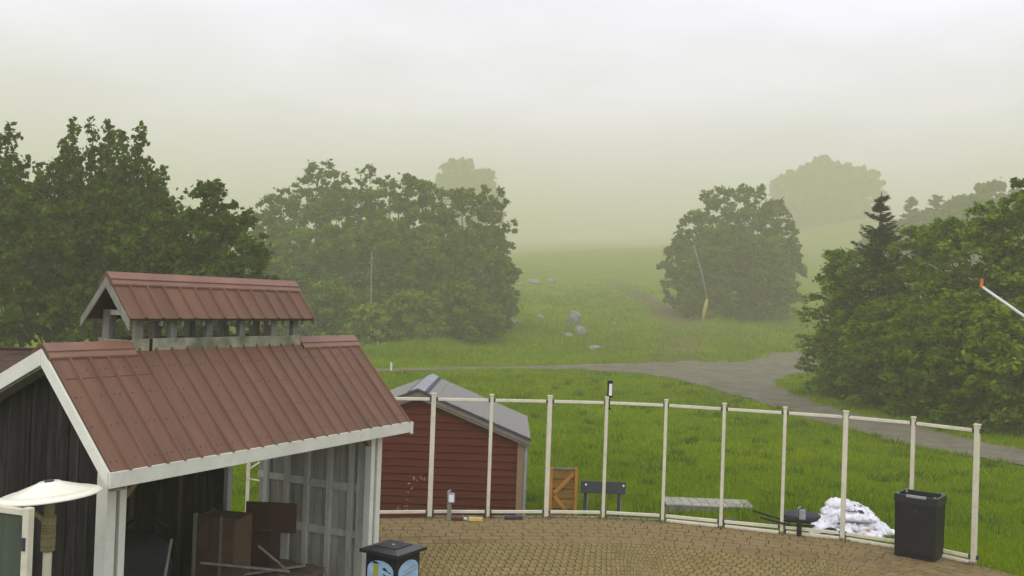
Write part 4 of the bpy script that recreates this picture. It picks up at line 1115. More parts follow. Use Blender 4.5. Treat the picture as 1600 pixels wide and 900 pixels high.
def make_bags():
    pile = on_z(1338, 836, -.12); cx, cy = pile.x, pile.y + .42
    z0 = hz(cx, cy)
    protos = [bag_mesh(i) for i in range(6)]
    txt = text_mesh('SAND', .085, M['ink'])
    G = 'white sandbags heaped behind the windscreen'
    # (dx, dy, dz, rot z, tilt x, tilt y, marks)
    B = [(-.50, .0, .08, 2.9, 0, 0, 1), (-.05, -.12, .08, .5, 0, .1, 0), (.40, -.05, .08, -.4, 0, 0, 0), (.72, .05, .08, .3, .1, 0, 0), (-.25, .40, .08, 1.2, 0, 0, 0), (.25, .42, .08, 1.5, 0, 0, 0), (.62, .40, .08, 1.9, 0, 0, 0),
         (-.42, .12, .20, .35, .25, -.1, 1), (.02, .08, .21, 1.3, .15, 0, 0), (.38, .14, .20, .2, .28, 0, 0), (.66, .18, .20, -.5, .2, .25, 0), (-.40, .22, .32, -.2, .3, -.25, 2),
         (-.12, .20, .33, .2, .35, -.1, 0), (.24, .22, .33, 2.8, .45, .05, 0), (.10, .12, .42, .12, .62, .06, 9), (.50, .24, .33, .7, .3, .3, 0), (-.14, .32, .46, .15, .5, -.12, 0), (.18, .36, .52, -.1, .45, .10, 2), (-.02, .42, .58, .0, .3, 0, 0), (.36, .34, .46, -.35, .5, .22, 0)]
    BAGL = {1: 'bottom layer at the front, second from the wheelbarrow', 2: 'bottom layer at the front, with an amber patch', 4: 'bottom layer at the back, left', 5: 'bottom layer at the back, middle', 6: 'bottom layer at the back, right',
            7: 'second layer with dark printed blocks, at the left end', 8: 'second layer, left of the post in front', 9: 'second layer, just below the bag printed SAND', 10: 'second layer with an amber patch, at the right', 11: 'third layer with a printed letter D, on the left shoulder',
            12: 'third layer, behind the eighth windscreen post', 13: 'third layer, right of the post in front', 15: 'third layer, on the right shoulder', 16: 'fourth layer, left below the crest', 17: 'fourth layer with a printed letter D, right below the crest', 19: 'fourth layer, sloping down to the right'}
    for i, (dx, dy, dz, rz, tx, ty, mk) in enumerate(B):
        sc = .88
        lab = 'white sandbag in the heap, ' + BAGL.get(i, '')
        if mk == 9: lab = 'white sandbag printed with the word SAND and a black block, front of the heap'
        elif i == 18: lab = 'topmost white sandbag at the crest of the heap'
        elif i == 3: lab = 'white sandbag at the right foot of the heap, next to the black litter bin'
        elif i == 0: lab = 'white sandbag at the left foot of the heap, touching the wheelbarrow'
        t = thing('sandbag', lab, 'sandbag', (cx + dx * sc, cy + dy * .9, z0 + dz * .90 + .0), 0, G)
        t.rotation_euler = (tx * .55, ty, rz)
        o = link_mesh('sack', protos[i % 6], t)
        def zt(x, y):
            u, v = x / .31, y / .19
            e = max(0, (1 - abs(u) ** 3)) ** .6 * max(0, (1 - abs(v) ** 3)) ** .6
            return .075 * e + .012
        if mk == 9:
            w = link_mesh('printed_word', txt, t); w.location = (-.03, -.01, .087); w.rotation_euler = (0, 0, math.pi)
            MB().box(.125, .215, -.055, .05, .078, .090).build('printed_block', M['ink'], t)
            MB().box(-.12, .09, .052, .058, .082, .088).build('printed_line', M['ink'], t)
        elif mk == 1:
            MB().box(.05, .14, -.04, .035, .075, .087).build('printed_block', M['ink'], t)
            MB().box(-.13, -.02, -.03, -.01, .075, .086).build('printed_block', M['ink'], t)
            w = link_mesh('printed_letter', D_TXT, t); w.location = (-.16, .05, .082)
        elif mk == 2:
            w = link_mesh('printed_letter', D_TXT, t); w.location = (.14, .0, .083)
            MB().box(-.02, .06, -.05, -.02, .08, .088).build('printed_block', M['ink'], t)
        elif i in (2, 10):
            MB().box(-.05, .05, -.08, -.03, .072, .084).build('printed_patch', M['ink_amber'], t)
D_TXT = text_mesh('D', .13, M['ink'])
make_bags()

# ------------------------------------------------------------------ rocks and far equipment
def rock(px, py, wpx, hpx, label, cat='rock', seed=0, m='rock'):
    p = on_ground(px, py); d = p.y; w = wpx * 1.3 / FPX * d / 2; h = hpx * 1.15 / FPX * d
    bm = bmesh.new(); bmesh.ops.create_icosphere(bm, subdivisions=3, radius=1)
    r = random.Random(seed + px)
    pl = [(Vector((r.gauss(0, 1), r.gauss(0, 1), r.gauss(0, 1))).normalized(), r.uniform(.55, .85)) for _ in range(12)]
    for v in bm.verts:
        c = v.co.copy()
        for n, k in pl:
            s_ = c.dot(n)
            if s_ > k: c -= n * (s_ - k)
        v.co = Vector((c.x * w, c.y * w * .8, c.z * h * .9 + h * .15))
    me = bpy.data.meshes.new('rock'); bm.to_mesh(me); bm.free(); me.materials.append(M[m])
    o = link_mesh('rock', me); o.location = p; tag(o, label, cat, 'rocks on the slope'); return o
rock(895, 505, 24, 17, 'largest grey rock on the slope, left of the dirt track', seed=1)
rock(906, 523, 22, 14, 'grey rock just below and right of the largest rock', seed=2)
rock(888, 529, 14, 8, 'low grey rock at the lower left of the trio on the slope', seed=3)
rock(806, 507, 18, 8, 'flat pale rock nearest the left woods on the slope', seed=4)
rock(845, 498, 12, 6, 'small pale rock midway between the woods and the largest rock', seed=5)
rock(930, 545, 16, 6, 'low half buried rock near the brown verge of the road', seed=6)
rock(835, 443, 22, 8, 'pale rock high on the misty slope beside the left woods', seed=7)
rock(862, 440, 12, 5, 'small pale rock high on the misty slope, right of its larger neighbour', seed=8)
rock(812, 446, 9, 5, 'small pale rock high on the misty slope, closest to the woods', seed=9)
rock(958, 507, 7, 4, 'tiny grey rock beside the dirt track', seed=11)

def hill_gun():
    Yd = 146.0
    base = at_y(1099, 480, Yd); z = hz(base.x, Yd)
    t = thing('snow_gun', 'thin leaning snow gun pole with yellow padded foot before the round clump', 'snow gun', (base.x, Yd, z))
    o = Vector((base.x, Yd, z))
    k = at_y(1105, 467, Yd) - o; top = at_y(1085, 388, Yd) - o; mid = at_y(1097, 428, Yd) - o
    MB().tube([(0, 0, 0), (k.x * .4, 0, k.z * .5), k], [.2, .31, .17], 10).build('pad', M['pad_tan'], t, smooth=True)
    MB().tube([k, mid, top], [.12, .08, .07], 8).build('pole', M['grey_plastic'], t, smooth=True)
    MB().tube([top, top + Vector((-.05, 0, .55))], [.10, .08], 8).build('nozzle', M['grey_plastic'], t)
hill_gun()
def near_gun():
    Yd = 33.0
    tip = at_y(1533, 447, Yd); b = at_y(1600, 494, Yd); d = b - tip
    root = tip + d * 2.3; zg = hz(root.x, Yd)
    t = thing('snow_gun', 'slanting white snow gun pole with orange tip in front of the right trees', 'snow gun', (root.x, Yd, zg))
    o = Vector((root.x, Yd, zg)); A = tip - o; Bp = root - o
    MB().tube([A, Bp], [.042, .06], 10).build('boom', M['white_metal'], t, smooth=True)
    MB().tube([A + Vector((0, 0, -.05)), A + Vector((.035, 0, .24))], .05, 10).build('tip', M['orange'], t)
    MB().tube([(Bp.x, 0, 0), (Bp.x, 0, Bp.z + .1)], [.11, .09], 12).build('mast', M['steel'], t)
    MB().box(-.35, .35, -.35, .35, -.1, .12).build('footing', M['concrete'], t)
near_gun()
p = on_ground(611, 580); single('roadside_marker', MB().tube([(0, 0, 0), (0, 0, .62)], .07, 8), 'white_metal', 'short white marker post standing at the left end of the road', 'marker post', tuple(p))

# ------------------------------------------------------------------ trees
def leaves(centers, radii, n_per, size, seed, flat=.0, zs=1.0, tint=None, up=.3, aspect=1.6):
    """leaf quads spread in clumps. centers (K,3), radii (K,), n_per (K,)"""
    r = np.random.default_rng(seed)
    K = len(centers); n_per = np.maximum(1, np.asarray(n_per).astype(int))
    idx = np.repeat(np.arange(K), n_per); N = len(idx)
    d = r.normal(size=(N, 3)); d /= np.linalg.norm(d, axis=1)[:, None]
    rad = np.abs(r.normal(size=N)) * np.where(r.random(N) < .3, 1.25, .6)
    P = d * rad[:, None] * radii[idx][:, None]; P[:, 2] *= zs
    P += centers[idx]
    nrm = d * (1 - up) + r.normal(size=(N, 3)) * (.55 * (1 - flat)); nrm[:, 2] += up + flat * 1.6
    nrm /= np.linalg.norm(nrm, axis=1)[:, None] + 1e-9
    a = r.normal(size=(N, 3)); a -= nrm * (a * nrm).sum(1)[:, None]; a /= np.linalg.norm(a, axis=1)[:, None] + 1e-9
    b = np.cross(nrm, a)
    s = size * r.uniform(.45, 1.5, N)[:, None]
    V = np.stack([P - a * s * aspect * .5, P + b * s * .5 - nrm * s * .12, P + a * s * aspect * .5, P - b * s * .5 - nrm * s * .12], 1)
    tn = (tint[idx] if tint is not None else .5) + r.normal(size=N) * .13
    return V, tn
def trunk_mesh(mb, base, top, r0, rnd, n=7, wob=.3, sides=8):
    pts = []; rs = []
    for i in range(n):
        f = i / (n - 1); p = base.lerp(top, f) + Vector((rnd.uniform(-wob, wob), rnd.uniform(-wob, wob), 0)) * (f > 0) * (1 - .3 * f)
        pts.append(p); rs.append(r0 * (1.25 if i == 0 else 1) * (1 - .86 * f))
    mb.tube(pts, rs, sides); return pts, rs
def tree(x, y, h, w, kind, label, mat_leaf='leaf_mid', group=None, n=9000, leaf=None, bark='bark', name='broadleaf_tree', depth=None, low=.15, seed=None, lean=0.0, nclump=None, bend=.5):
    seed = seed if seed is not None else int(abs(x * 31 + y * 17)) + 3
    rd = random.Random(seed); r = np.random.default_rng(seed)
    z0 = hz(x, y); dist = math.hypot(x, y)
    leaf = leaf or dist * .0040
    t = thing(name, label, 'tree', (x, y, z0 - .05), 0, group)
    tm = MB(); topv = Vector((lean, 0, h * {'spire': .55, 'bush': .6}.get(kind, .84)))
    pts, rs = trunk_mesh(tm, Vector((0, 0, 0)), topv, max(.10, h * .018), rd, wob=h * .015)
    dz = (depth or w) / 2; hw = w / 2
    C = []; Rr = []; T = []
    def trunk_at(z):
        f = min(max(z / topv.z, 0), 1) * (len(pts) - 1); i = min(int(f), len(pts) - 2); return pts[i].lerp(pts[i + 1], f - i)
    if kind == 'round':
        K = int((nclump or 85) * 2.4)
        lobes = [(rd.uniform(0, 6.28), rd.uniform(.25, .9), rd.uniform(.08, .2)) for _ in range(7)]
        for k in range(K):
            f = rd.random() ** .85; th = rd.uniform(0, 6.283)
            zf = low + (1 - low) * f
            prof = max(.05, 1 - abs((zf - .46) / .56) ** 2.7) ** .5
            bump = 1 + sum(a * math.exp(-((math.atan2(math.sin(th - p_), math.cos(th - p_))) ** 2) / .3 - ((zf - q_) ** 2) / .03) for p_, q_, a in lobes) + rd.uniform(-.08, .08)
            rr = prof * bump * (rd.random() ** .45)
            c = Vector((math.cos(th) * rr * hw * .93, math.sin(th) * rr * dz * .93, zf * h * rd.uniform(.95, 1.0)))
            c.x += lean * zf
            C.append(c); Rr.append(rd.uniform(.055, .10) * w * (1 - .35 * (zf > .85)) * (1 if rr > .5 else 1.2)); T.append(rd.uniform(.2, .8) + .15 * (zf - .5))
        zs = .75; flat = .15; up = .3
    elif kind == 'spire':
        # several upright leaders of uneven height
        K = nclump or 11; low = .3
        for k in range(K):
            lx = (k + .5) / K * 2 - 1 + rd.uniform(-.08, .08); ly = rd.uniform(-.7, .7)
            hh = h * (1 - .28 * abs(lx) ** 1.6) * rd.uniform(.86, 1.0)
            zb = h * low * rd.uniform(.7, 1.4)
            m = int(12 + hh * 1.7); ph = rd.uniform(0, 6)
            for j in range(m):
                f = j / (m - 1); zz = zb + (hh - zb) * f
                rr = (.34 + .55 * math.sin(math.pi * min(1, f * 1.02)) ** .7) * (1.15 - .68 * f) * w / K * 1.1 + .10
                C.append(Vector((lx * hw * (.55 + .45 * math.sin(min(1, f * 1.6) * 1.57)) + .12 * math.sin(ph + j * .9) + lean * f, ly * dz * .8 + rd.uniform(-.3, .3), zz)))
                Rr.append(rr * rd.uniform(.8, 1.15)); T.append(rd.uniform(.2, .75))
                if f < .72 and rd.random() < .8:
                    a = rd.uniform(0, 6.28); C.append(C[-1] + Vector((math.cos(a) * rr * 1.5, math.sin(a) * rr * 1.5, rd.uniform(-.3, .3)))); Rr.append(rr * .75); T.append(rd.uniform(.15, .8))
        zs = 1.15; flat = 0; up = .15
    elif kind == 'layered':
        K = nclump or 46
        for k in range(K):
            f = k / K; zf = low + (1 - low) * f; th = k * 2.4 + rd.uniform(-.4, .4)
            prof = max(.16, math.sqrt(max(0, 1 - (max(0, zf - .25) / .77) ** 2.4))) * (.85 + .15 * min(1, zf / .3))
            m = rd.choice((3, 4, 5)); base_r = prof * rd.uniform(.82, 1.08)
            for j in range(m):
                q = (j + 1.0) / m; rr = base_r * q; droop = -.10 * q * q * hw + .05
                a = th + rd.uniform(-.22, .22)
                c = Vector((math.cos(a) * rr * hw + lean * zf, math.sin(a) * rr * dz, zf * h + droop + rd.uniform(-.15, .15) + bend * .12 * q * hw))
                C.append(c); Rr.append(rd.uniform(.09, .14) * w * (1.05 - .35 * q)); T.append(rd.uniform(.0, .7) + .35 * q)  # inner clumps darker, tips paler: shaded gaps and lit tips painted by tint
        zs = .6; flat = .3; up = .45
    elif kind == 'bush':
        K = nclump or 26
        for k in range(K):
            th = rd.uniform(0, 6.28); zf = rd.random() ** .8; rr = math.sqrt(max(0.02, 1 - zf ** 2)) * rd.random() ** .4
            C.append(Vector((math.cos(th) * rr * hw * .9, math.sin(th) * rr * dz * .9, h * (.12 + .80 * zf)))); Rr.append(rd.uniform(.13, .2) * min(w, h * 1.6)); T.append(rd.uniform(.3, .95))
        zs = .7; flat = .2; up = .35
    C0 = np.array([tuple(c) for c in C]); R0 = np.array(Rr); T0 = np.array(T); sub = 6
    off = r.normal(size=(len(C0), sub, 3)); off /= np.linalg.norm(off, axis=2)[..., None]; off *= r.uniform(.35, 1.05, (len(C0), sub, 1)); off[..., 2] *= zs
    Cn = (C0[:, None, :] + off * R0[:, None, None]).reshape(-1, 3); Rn = (R0[:, None] * r.uniform(.28, .6, (len(C0), sub))).reshape(-1)
    Tn = (T0[:, None] + r.normal(size=(len(C0), sub)) * .16).reshape(-1); Cn[:, 2] = np.maximum(Cn[:, 2], .1)
    wts = Rn ** 1.7; npc = n * wts / wts.sum()
    V, tn = leaves(Cn, Rn, npc, leaf, seed, flat, zs, Tn, up)
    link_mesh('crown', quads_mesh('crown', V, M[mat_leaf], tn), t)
    # limbs from the trunk into the clumps
    order = list(range(len(C))); rd.shuffle(order)
    for i in order[:16 if kind != 'bush' else 7]:
        c = C[i]; a = trunk_at(max(h * .08, c.z - (abs(c.x) + abs(c.y)) * (.55 if kind != 'spire' else 1.6)))
        rr = max(.02, h * .0045)
        mid = a.lerp(c, .5) + Vector((0, 0, .06 * (c - a).length))
        tm.tube([a, mid, c], [rr, rr * .7, rr * .25], 5, cap=False)
    tm.build('trunk', M[bark], t, smooth=True)
    return t
def conifer(x, y, h, w, label, group=None, n_wh=26, name='spruce_tree', seed=5, upturn=.35):
    rd = random.Random(seed); r = np.random.default_rng(seed); z0 = hz(x, y)
    t = thing(name, label, 'tree', (x, y, z0 - .05), 0, group)
    tm = MB(); trunk_mesh(tm, Vector((0, 0, 0)), Vector((0, 0, h)), h * .017, rd, wob=.02)
    Vs = []; Ts = []
    dist = math.hypot(x, y); s = dist * .0030
    for k in range(n_wh):
        f = (k + .5) / n_wh; zz = h * (.10 + .88 * f); L = w / 2 * (1 - f) ** .62 * rd.uniform(.85, 1.1) + .10
        for b in range(rd.choice((5, 6, 7))):
            if rd.random() < .15: continue
            zz = h * (.10 + .88 * min(.995, (k + rd.random()) / n_wh))
            a = rd.uniform(0, 6.28); LL = L * rd.uniform(.6, 1.15)
            m = max(7, int(LL / s * 1.0)); q = (np.arange(m) + .5) / m
            px = math.cos(a) * LL * q; py = math.sin(a) * LL * q; pz = zz - .22 * LL * q + upturn * LL * q ** 2.2
            tm.tube([(0, 0, zz), (px[m // 2], py[m // 2], pz[m // 2]), (px[-1], py[-1], pz[-1])], [.03, .018, .008], 4, cap=False)
            reps = 9
            P = np.repeat(np.stack([px, py, pz], 1), reps, 0); N = len(P); qq = np.repeat(q, reps)
            side = r.uniform(-1, 1, N) * (.26 * LL * (1 - qq * .75) + .05)
            P[:, 0] += -math.sin(a) * side; P[:, 1] += math.cos(a) * side; P[:, 2] += r.normal(size=N) * .05 - np.abs(side) * .22
            dr = np.stack([math.cos(a) + -math.sin(a) * np.sign(side) * .7, math.sin(a) + math.cos(a) * np.sign(side) * .7, r.normal(size=N) * .25 + .1], 1)
            dr /= np.linalg.norm(dr, axis=1)[:, None]
            nn = np.stack([r.normal(size=N) * .4, r.normal(size=N) * .4, np.ones(N)], 1); bb = np.cross(nn, dr); bb /= np.linalg.norm(bb, axis=1)[:, None]
            sz = s * r.uniform(.7, 1.3, N)[:, None]
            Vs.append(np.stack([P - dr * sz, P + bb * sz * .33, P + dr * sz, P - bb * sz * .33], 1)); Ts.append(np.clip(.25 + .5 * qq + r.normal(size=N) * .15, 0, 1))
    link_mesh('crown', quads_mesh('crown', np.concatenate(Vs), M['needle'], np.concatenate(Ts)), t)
    tm.build('trunk', M['bark'], t, smooth=True)
    return t
def X(px, Y, py=400): return at_y(px, py, Y).x
def top_h(px, py, Y):
    p = at_y(px, py, Y); return p.z - hz(p.x, p.y)

# tall trees at the left edge
GL = 'trees at the left edge'
for (px, py, Y, w, k, ncl, lb) in ((18, 190, 45, 3.8, 'spire', 7, 'dark upright tree with ragged top at the far left edge'),
                           (88, 162, 46, 3.6, 'spire', 6, 'tallest tree of the left group, with a column of upright leaders'),
                           (158, 166, 46.5, 3.8, 'spire', 7, 'tall upright tree right of the tallest left one, with two pointed leaders'),
                           (212, 176, 45.5, 3.2, 'spire', 5, 'slimmer upright tree on the right shoulder of the left group'),
                           (252, 290, 46, 2.4, 'spire', 3, 'shorter thin-crowned tree in the gap before the rounded tree')):
    tree(X(px, Y), Y, top_h(px, py, Y), w, k, lb, 'leaf_dark', GL, n=30000, nclump=ncl, low=.1, depth=3.0, leaf=.135)
for (px, py, Y, w, lb) in ((40, 292, 44, 5.2, 'broad dark tree filling the base of the left group, leftmost'), (150, 292, 44.5, 5.2, 'broad dark tree filling the base of the left group, middle'),
                       (240, 322, 43.5, 3.8, 'broad dark tree above the roof lantern, between the left group and the rounded tree')):
    tree(X(px, Y), Y, top_h(px, py, Y), w, 'round', lb, 'leaf_dark', GL, n=26000, low=.04, nclump=70, leaf=.14)
tree(X(338, 43), 43, top_h(338, 284, 43), 4.5, 'round', 'rounded dark green tree behind the right end of the roof lantern', 'leaf_dark', None, n=36000, low=.05, nclump=85, leaf=.13)
tree(X(378, 44), 44, top_h(378, 322, 44), 3.0, 'round', 'smaller rounded tree on the right flank of the rounded dark green tree', 'leaf_dark', None, n=16000, low=.05, nclump=45, leaf=.13)
tree(X(300, 45), 45, top_h(300, 320, 45), 3.2, 'round', 'smaller rounded tree tucked left of the rounded dark green tree', 'leaf_dark', None, n=14000, low=.05, nclump=40, leaf=.14)

# misty wood left of the slope
GW = 'misty wood left of the ski slope'
wood = [(440, 300, 100, 7), (492, 254, 104, 7.5), (560, 262, 102, 7.5), (620, 270, 100, 7), (668, 280, 99, 7), (720, 290, 100, 6.5), (765, 284, 101, 5), (455, 355, 92, 7), (530, 350, 93, 7), (600, 340, 93, 7), (670, 350, 93, 7), (735, 350, 94, 6.5), (778, 400, 97, 4.5), (420, 380, 90, 6)]
WL = ['', '', 'hazy tree in the back row of the misty wood, just right of its highest crown', 'hazy tree in the back row of the misty wood, at its middle', 'hazy tree in the back row of the misty wood, right of its middle',
      'hazy tree in the back row of the misty wood, second from the slope end', '', 'hazy tree in the front row of the misty wood, leftmost above the lantern ridge', 'hazy tree in the front row of the misty wood, left of the pale bare trunk',
      'hazy tree in the front row of the misty wood, right beside the pale bare trunk', 'hazy tree in the front row of the misty wood, behind the lightest green tree', 'hazy tree in the front row of the misty wood, nearest its right end', '', 'hazy lower tree between the rounded dark tree and the misty wood']
wl = {0: 'hazy tree at the left end of the wood, behind the rounded dark tree', 1: 'highest crown of the misty wood, rising at its left', 6: 'tall narrow hazy tree at the right end of the misty wood', 12: 'low hazy tree at the wood edge beside the slope'}
for i, (px, py, Y, w) in enumerate(wood):
    Yb = Y * 1.25; w = w * 1.25
    tree(X(px, Yb), Yb, top_h(px, py, Yb), w * 1.12, 'round', wl.get(i, WL[i]), 'leaf_mid', GW, n=24000, low=.05, nclump=60, leaf=.27, bark='bark_grey')
GB = 'bright leafy bushes at the front of the misty wood'
for (px, py, Y, w, h0, lb) in ((640, 458, 86, 7.0, 0, 'bright green layered tree at the front of the wood, the lightest one'), (510, 440, 86, 6.5, 0, 'green layered tree in front of the wood, right of the roof lantern'),
                           (575, 478, 84, 4.5, 0, 'low bright green bush right of the main roof corner'), (715, 440, 88, 6.0, 0, 'green layered tree at the front right of the wood'), (450, 420, 86, 5.5, 0, 'green layered tree just above the roof lantern ridge'),
                           (760, 470, 92, 4.0, 0, 'low green bush at the right foot of the wood')):
    Y *= 1.2; w *= 1.2
    tree(X(px, Y, 480), Y, top_h(px, py, Y), w, 'layered', lb, 'leaf_bright' if px in (640, 575) else 'leaf_mid', GB, n=12000, low=.05, nclump=30, leaf=.25, name='leafy_tree')
# pale pole-like trunk among the wood
pt = at_y(581, 392, 102.5); zb = hz(pt.x, 102.5)
t = thing('bare_trunk', 'pale bare trunk standing in front of the misty wood', 'tree', (pt.x, 102.5, zb)); MB().tube([(0, 0, 0), (.1, 0, 4), (.0, 0, pt.z - zb)], [.12, .10, .05], 8).build('trunk', M['bark_pale'], t, smooth=True)

# round clump right of the slope
GC = 'round misty clump of trees right of the slope'
clump = [(1125, 290, 126, 8.5), (1168, 287, 127, 8.5), (1085, 330, 124, 6.5), (1205, 310, 128, 7), (1140, 350, 120, 8), (1195, 370, 121, 7.5), (1098, 385, 119, 6), (1232, 370, 129, 5.0), (1062, 360, 127, 4.5)]
CL = ['', '', 'hazy tree on the upper left shoulder of the round clump', 'hazy tree on the upper right shoulder of the round clump', 'hazy tree in the front middle of the round clump', 'hazy tree in the front right of the round clump', 'hazy tree in the front left of the round clump, behind the snow gun', '', '']
cl = {0: 'hazy tree at the crown of the round clump, left of centre', 1: 'hazy tree at the crown of the round clump, right of centre', 7: 'hazy tree at the right end of the round clump', 8: 'small faint tree at the left end of the round clump'}
for i, (px, py, Y, w) in enumerate(clump):
    Y *= 1.28; w *= 1.28
    tree(X(px, Y), Y, top_h(px, py, Y), w, 'round', cl.get(i, CL[i]), 'leaf_mid', GC, n=24000, low=.05, nclump=60, leaf=.33, bark='bark_grey')
# faint far trees
GF = 'faint trees almost lost in the fog'
far = [(1250, 268, 640, 40, 'r'), (1288, 250, 640, 46, 'r'), (1328, 262, 640, 42, 'r'), (1268, 300, 620, 42, 'r'), (1420, 305, 264, 12, 'c'), (1440, 325, 271, 12, 'r'), (1462, 302, 256, 18, 'c'), (1500, 310, 256, 17, 'r'), (1535, 283, 256, 22, 'r'), (1570, 300, 248, 19, 'r'), (1480, 330, 248, 19, 'r'), (1400, 345, 264, 16, 'r'), (712, 240, 560, 30, 'r'), (750, 252, 560, 24, 'r')]
FL = ['faint grey tree deep in the fog, left one above the round clump', 'faint grey tree deep in the fog, tallest one above the round clump', 'faint grey tree deep in the fog, right one above the round clump', 'faint lower grey tree in the fog directly behind the round clump',
      'faint pointed conifer just right of the dark spruce top', 'faint low tree between the two faint conifers', 'faint conifer second to the right of the dark spruce top', 'faint broad tree in the fog left of the highest one behind the right trees', 'faint broad tree highest above the right trees',
      'faint broad tree in the fog nearest the right edge', 'faint low tree in the fog right of the second faint conifer', 'faint low tree in the fog directly behind the dark spruce', 'faint grey tree in the fog above the misty wood, left one', 'faint grey tree in the fog above the misty wood, right one']
for i, (px, py, Y, w, k) in enumerate(far):
    h_ = top_h(px, py, Y)
    if Y > 300: h_ = min(h_, 42)
    lb = FL[i]
    if k == 'c': conifer(X(px, Y), Y, h_, w, lb, GF, n_wh=18, seed=i)
    else: tree(X(px, Y), Y, h_, w, 'round', lb, 'leaf_dark', GF, n=4500, low=.03, nclump=45, leaf=Y * .0045, bark='bark_grey')

# near trees on the right
GR = 'leafy trees at the right of the road'
right = [(1318, 392, 60, 5.4, 'layered', 'leaf_mid', 'leafy tree with spreading tiers at the left end of the right trees, by the road'),
         (1372, 372, 57, 5.6, 'round', 'leaf_mid', 'leafy tree directly below the spruce'),
         (1440, 352, 54, 6.0, 'layered', 'leaf_mid', 'leafy tree just right of the spruce'),
         (1500, 335, 50, 6.0, 'round', 'leaf_mid', 'full leafy tree in the middle of the right trees'),
         (1556, 318, 47, 5.6, 'layered', 'leaf_bright', 'lighter green leafy tree behind the orange-tipped pole'),
         (1605, 270, 46, 4.4, 'round', 'leaf_mid', 'tall tree cut by the right edge of the photo'),
         (1390, 470, 51, 5.0, 'layered', 'leaf_mid', 'low leafy tree at the front of the right trees, leftmost of the front row'),
         (1455, 468, 47, 5.0, 'round', 'leaf_mid', 'low leafy tree at the front of the right trees, second of the front row'),
         (1530, 470, 43.5, 4.8, 'layered', 'leaf_mid', 'low leafy tree at the front of the right trees, third of the front row'),
         (1600, 455, 41, 4.6, 'round', 'leaf_bright', 'low leafy tree at the front of the right trees, by the right edge'),
         (1330, 480, 57, 3.8, 'layered', 'leaf_mid', 'low leafy tree hanging over the road fork')]
for i, (px, py, Y, w, k, ml, lb) in enumerate(right):
    tree(X(px, Y, 500), Y, top_h(px, py, Y), w, k, lb, ml, GR, n=24000, low=.04, nclump=44 if k == 'layered' else 80, leaf=.15, name='leafy_tree')
conifer(X(1374, 55.5), 55.5, top_h(1374, 299, 55.5), 5.2, 'dark spruce with upturned branches rising above the right trees', None, n_wh=22, seed=9, upturn=.55)
GU = 'undergrowth bushes below the right trees'
ul = ['small bush at the tip of the grass wedge below the right trees', 'bush in the shade below the right trees, second from the road fork', 'dark bush halfway along the foot of the right trees', 'light bush along the verge below the orange-tipped pole', 'bush at the right edge beside the road verge', 'small light bush in the grass before the trees']
for i, (px, py, w, h) in enumerate(((1345, 588, 1.8, 1.5), (1395, 612, 2.2, 1.6), (1452, 634, 2.4, 1.5), (1520, 652, 2.4, 1.6), (1592, 668, 2.2, 1.5), (1362, 610, 1.0, 1.0))):
    p = on_ground(px, py); tree(p.x, p.y, h, w, 'bush', ul[i], 'leaf_bright' if i in (3, 4, 5) else 'leaf_mid', GU, n=3200, leaf=.13, name='bush')

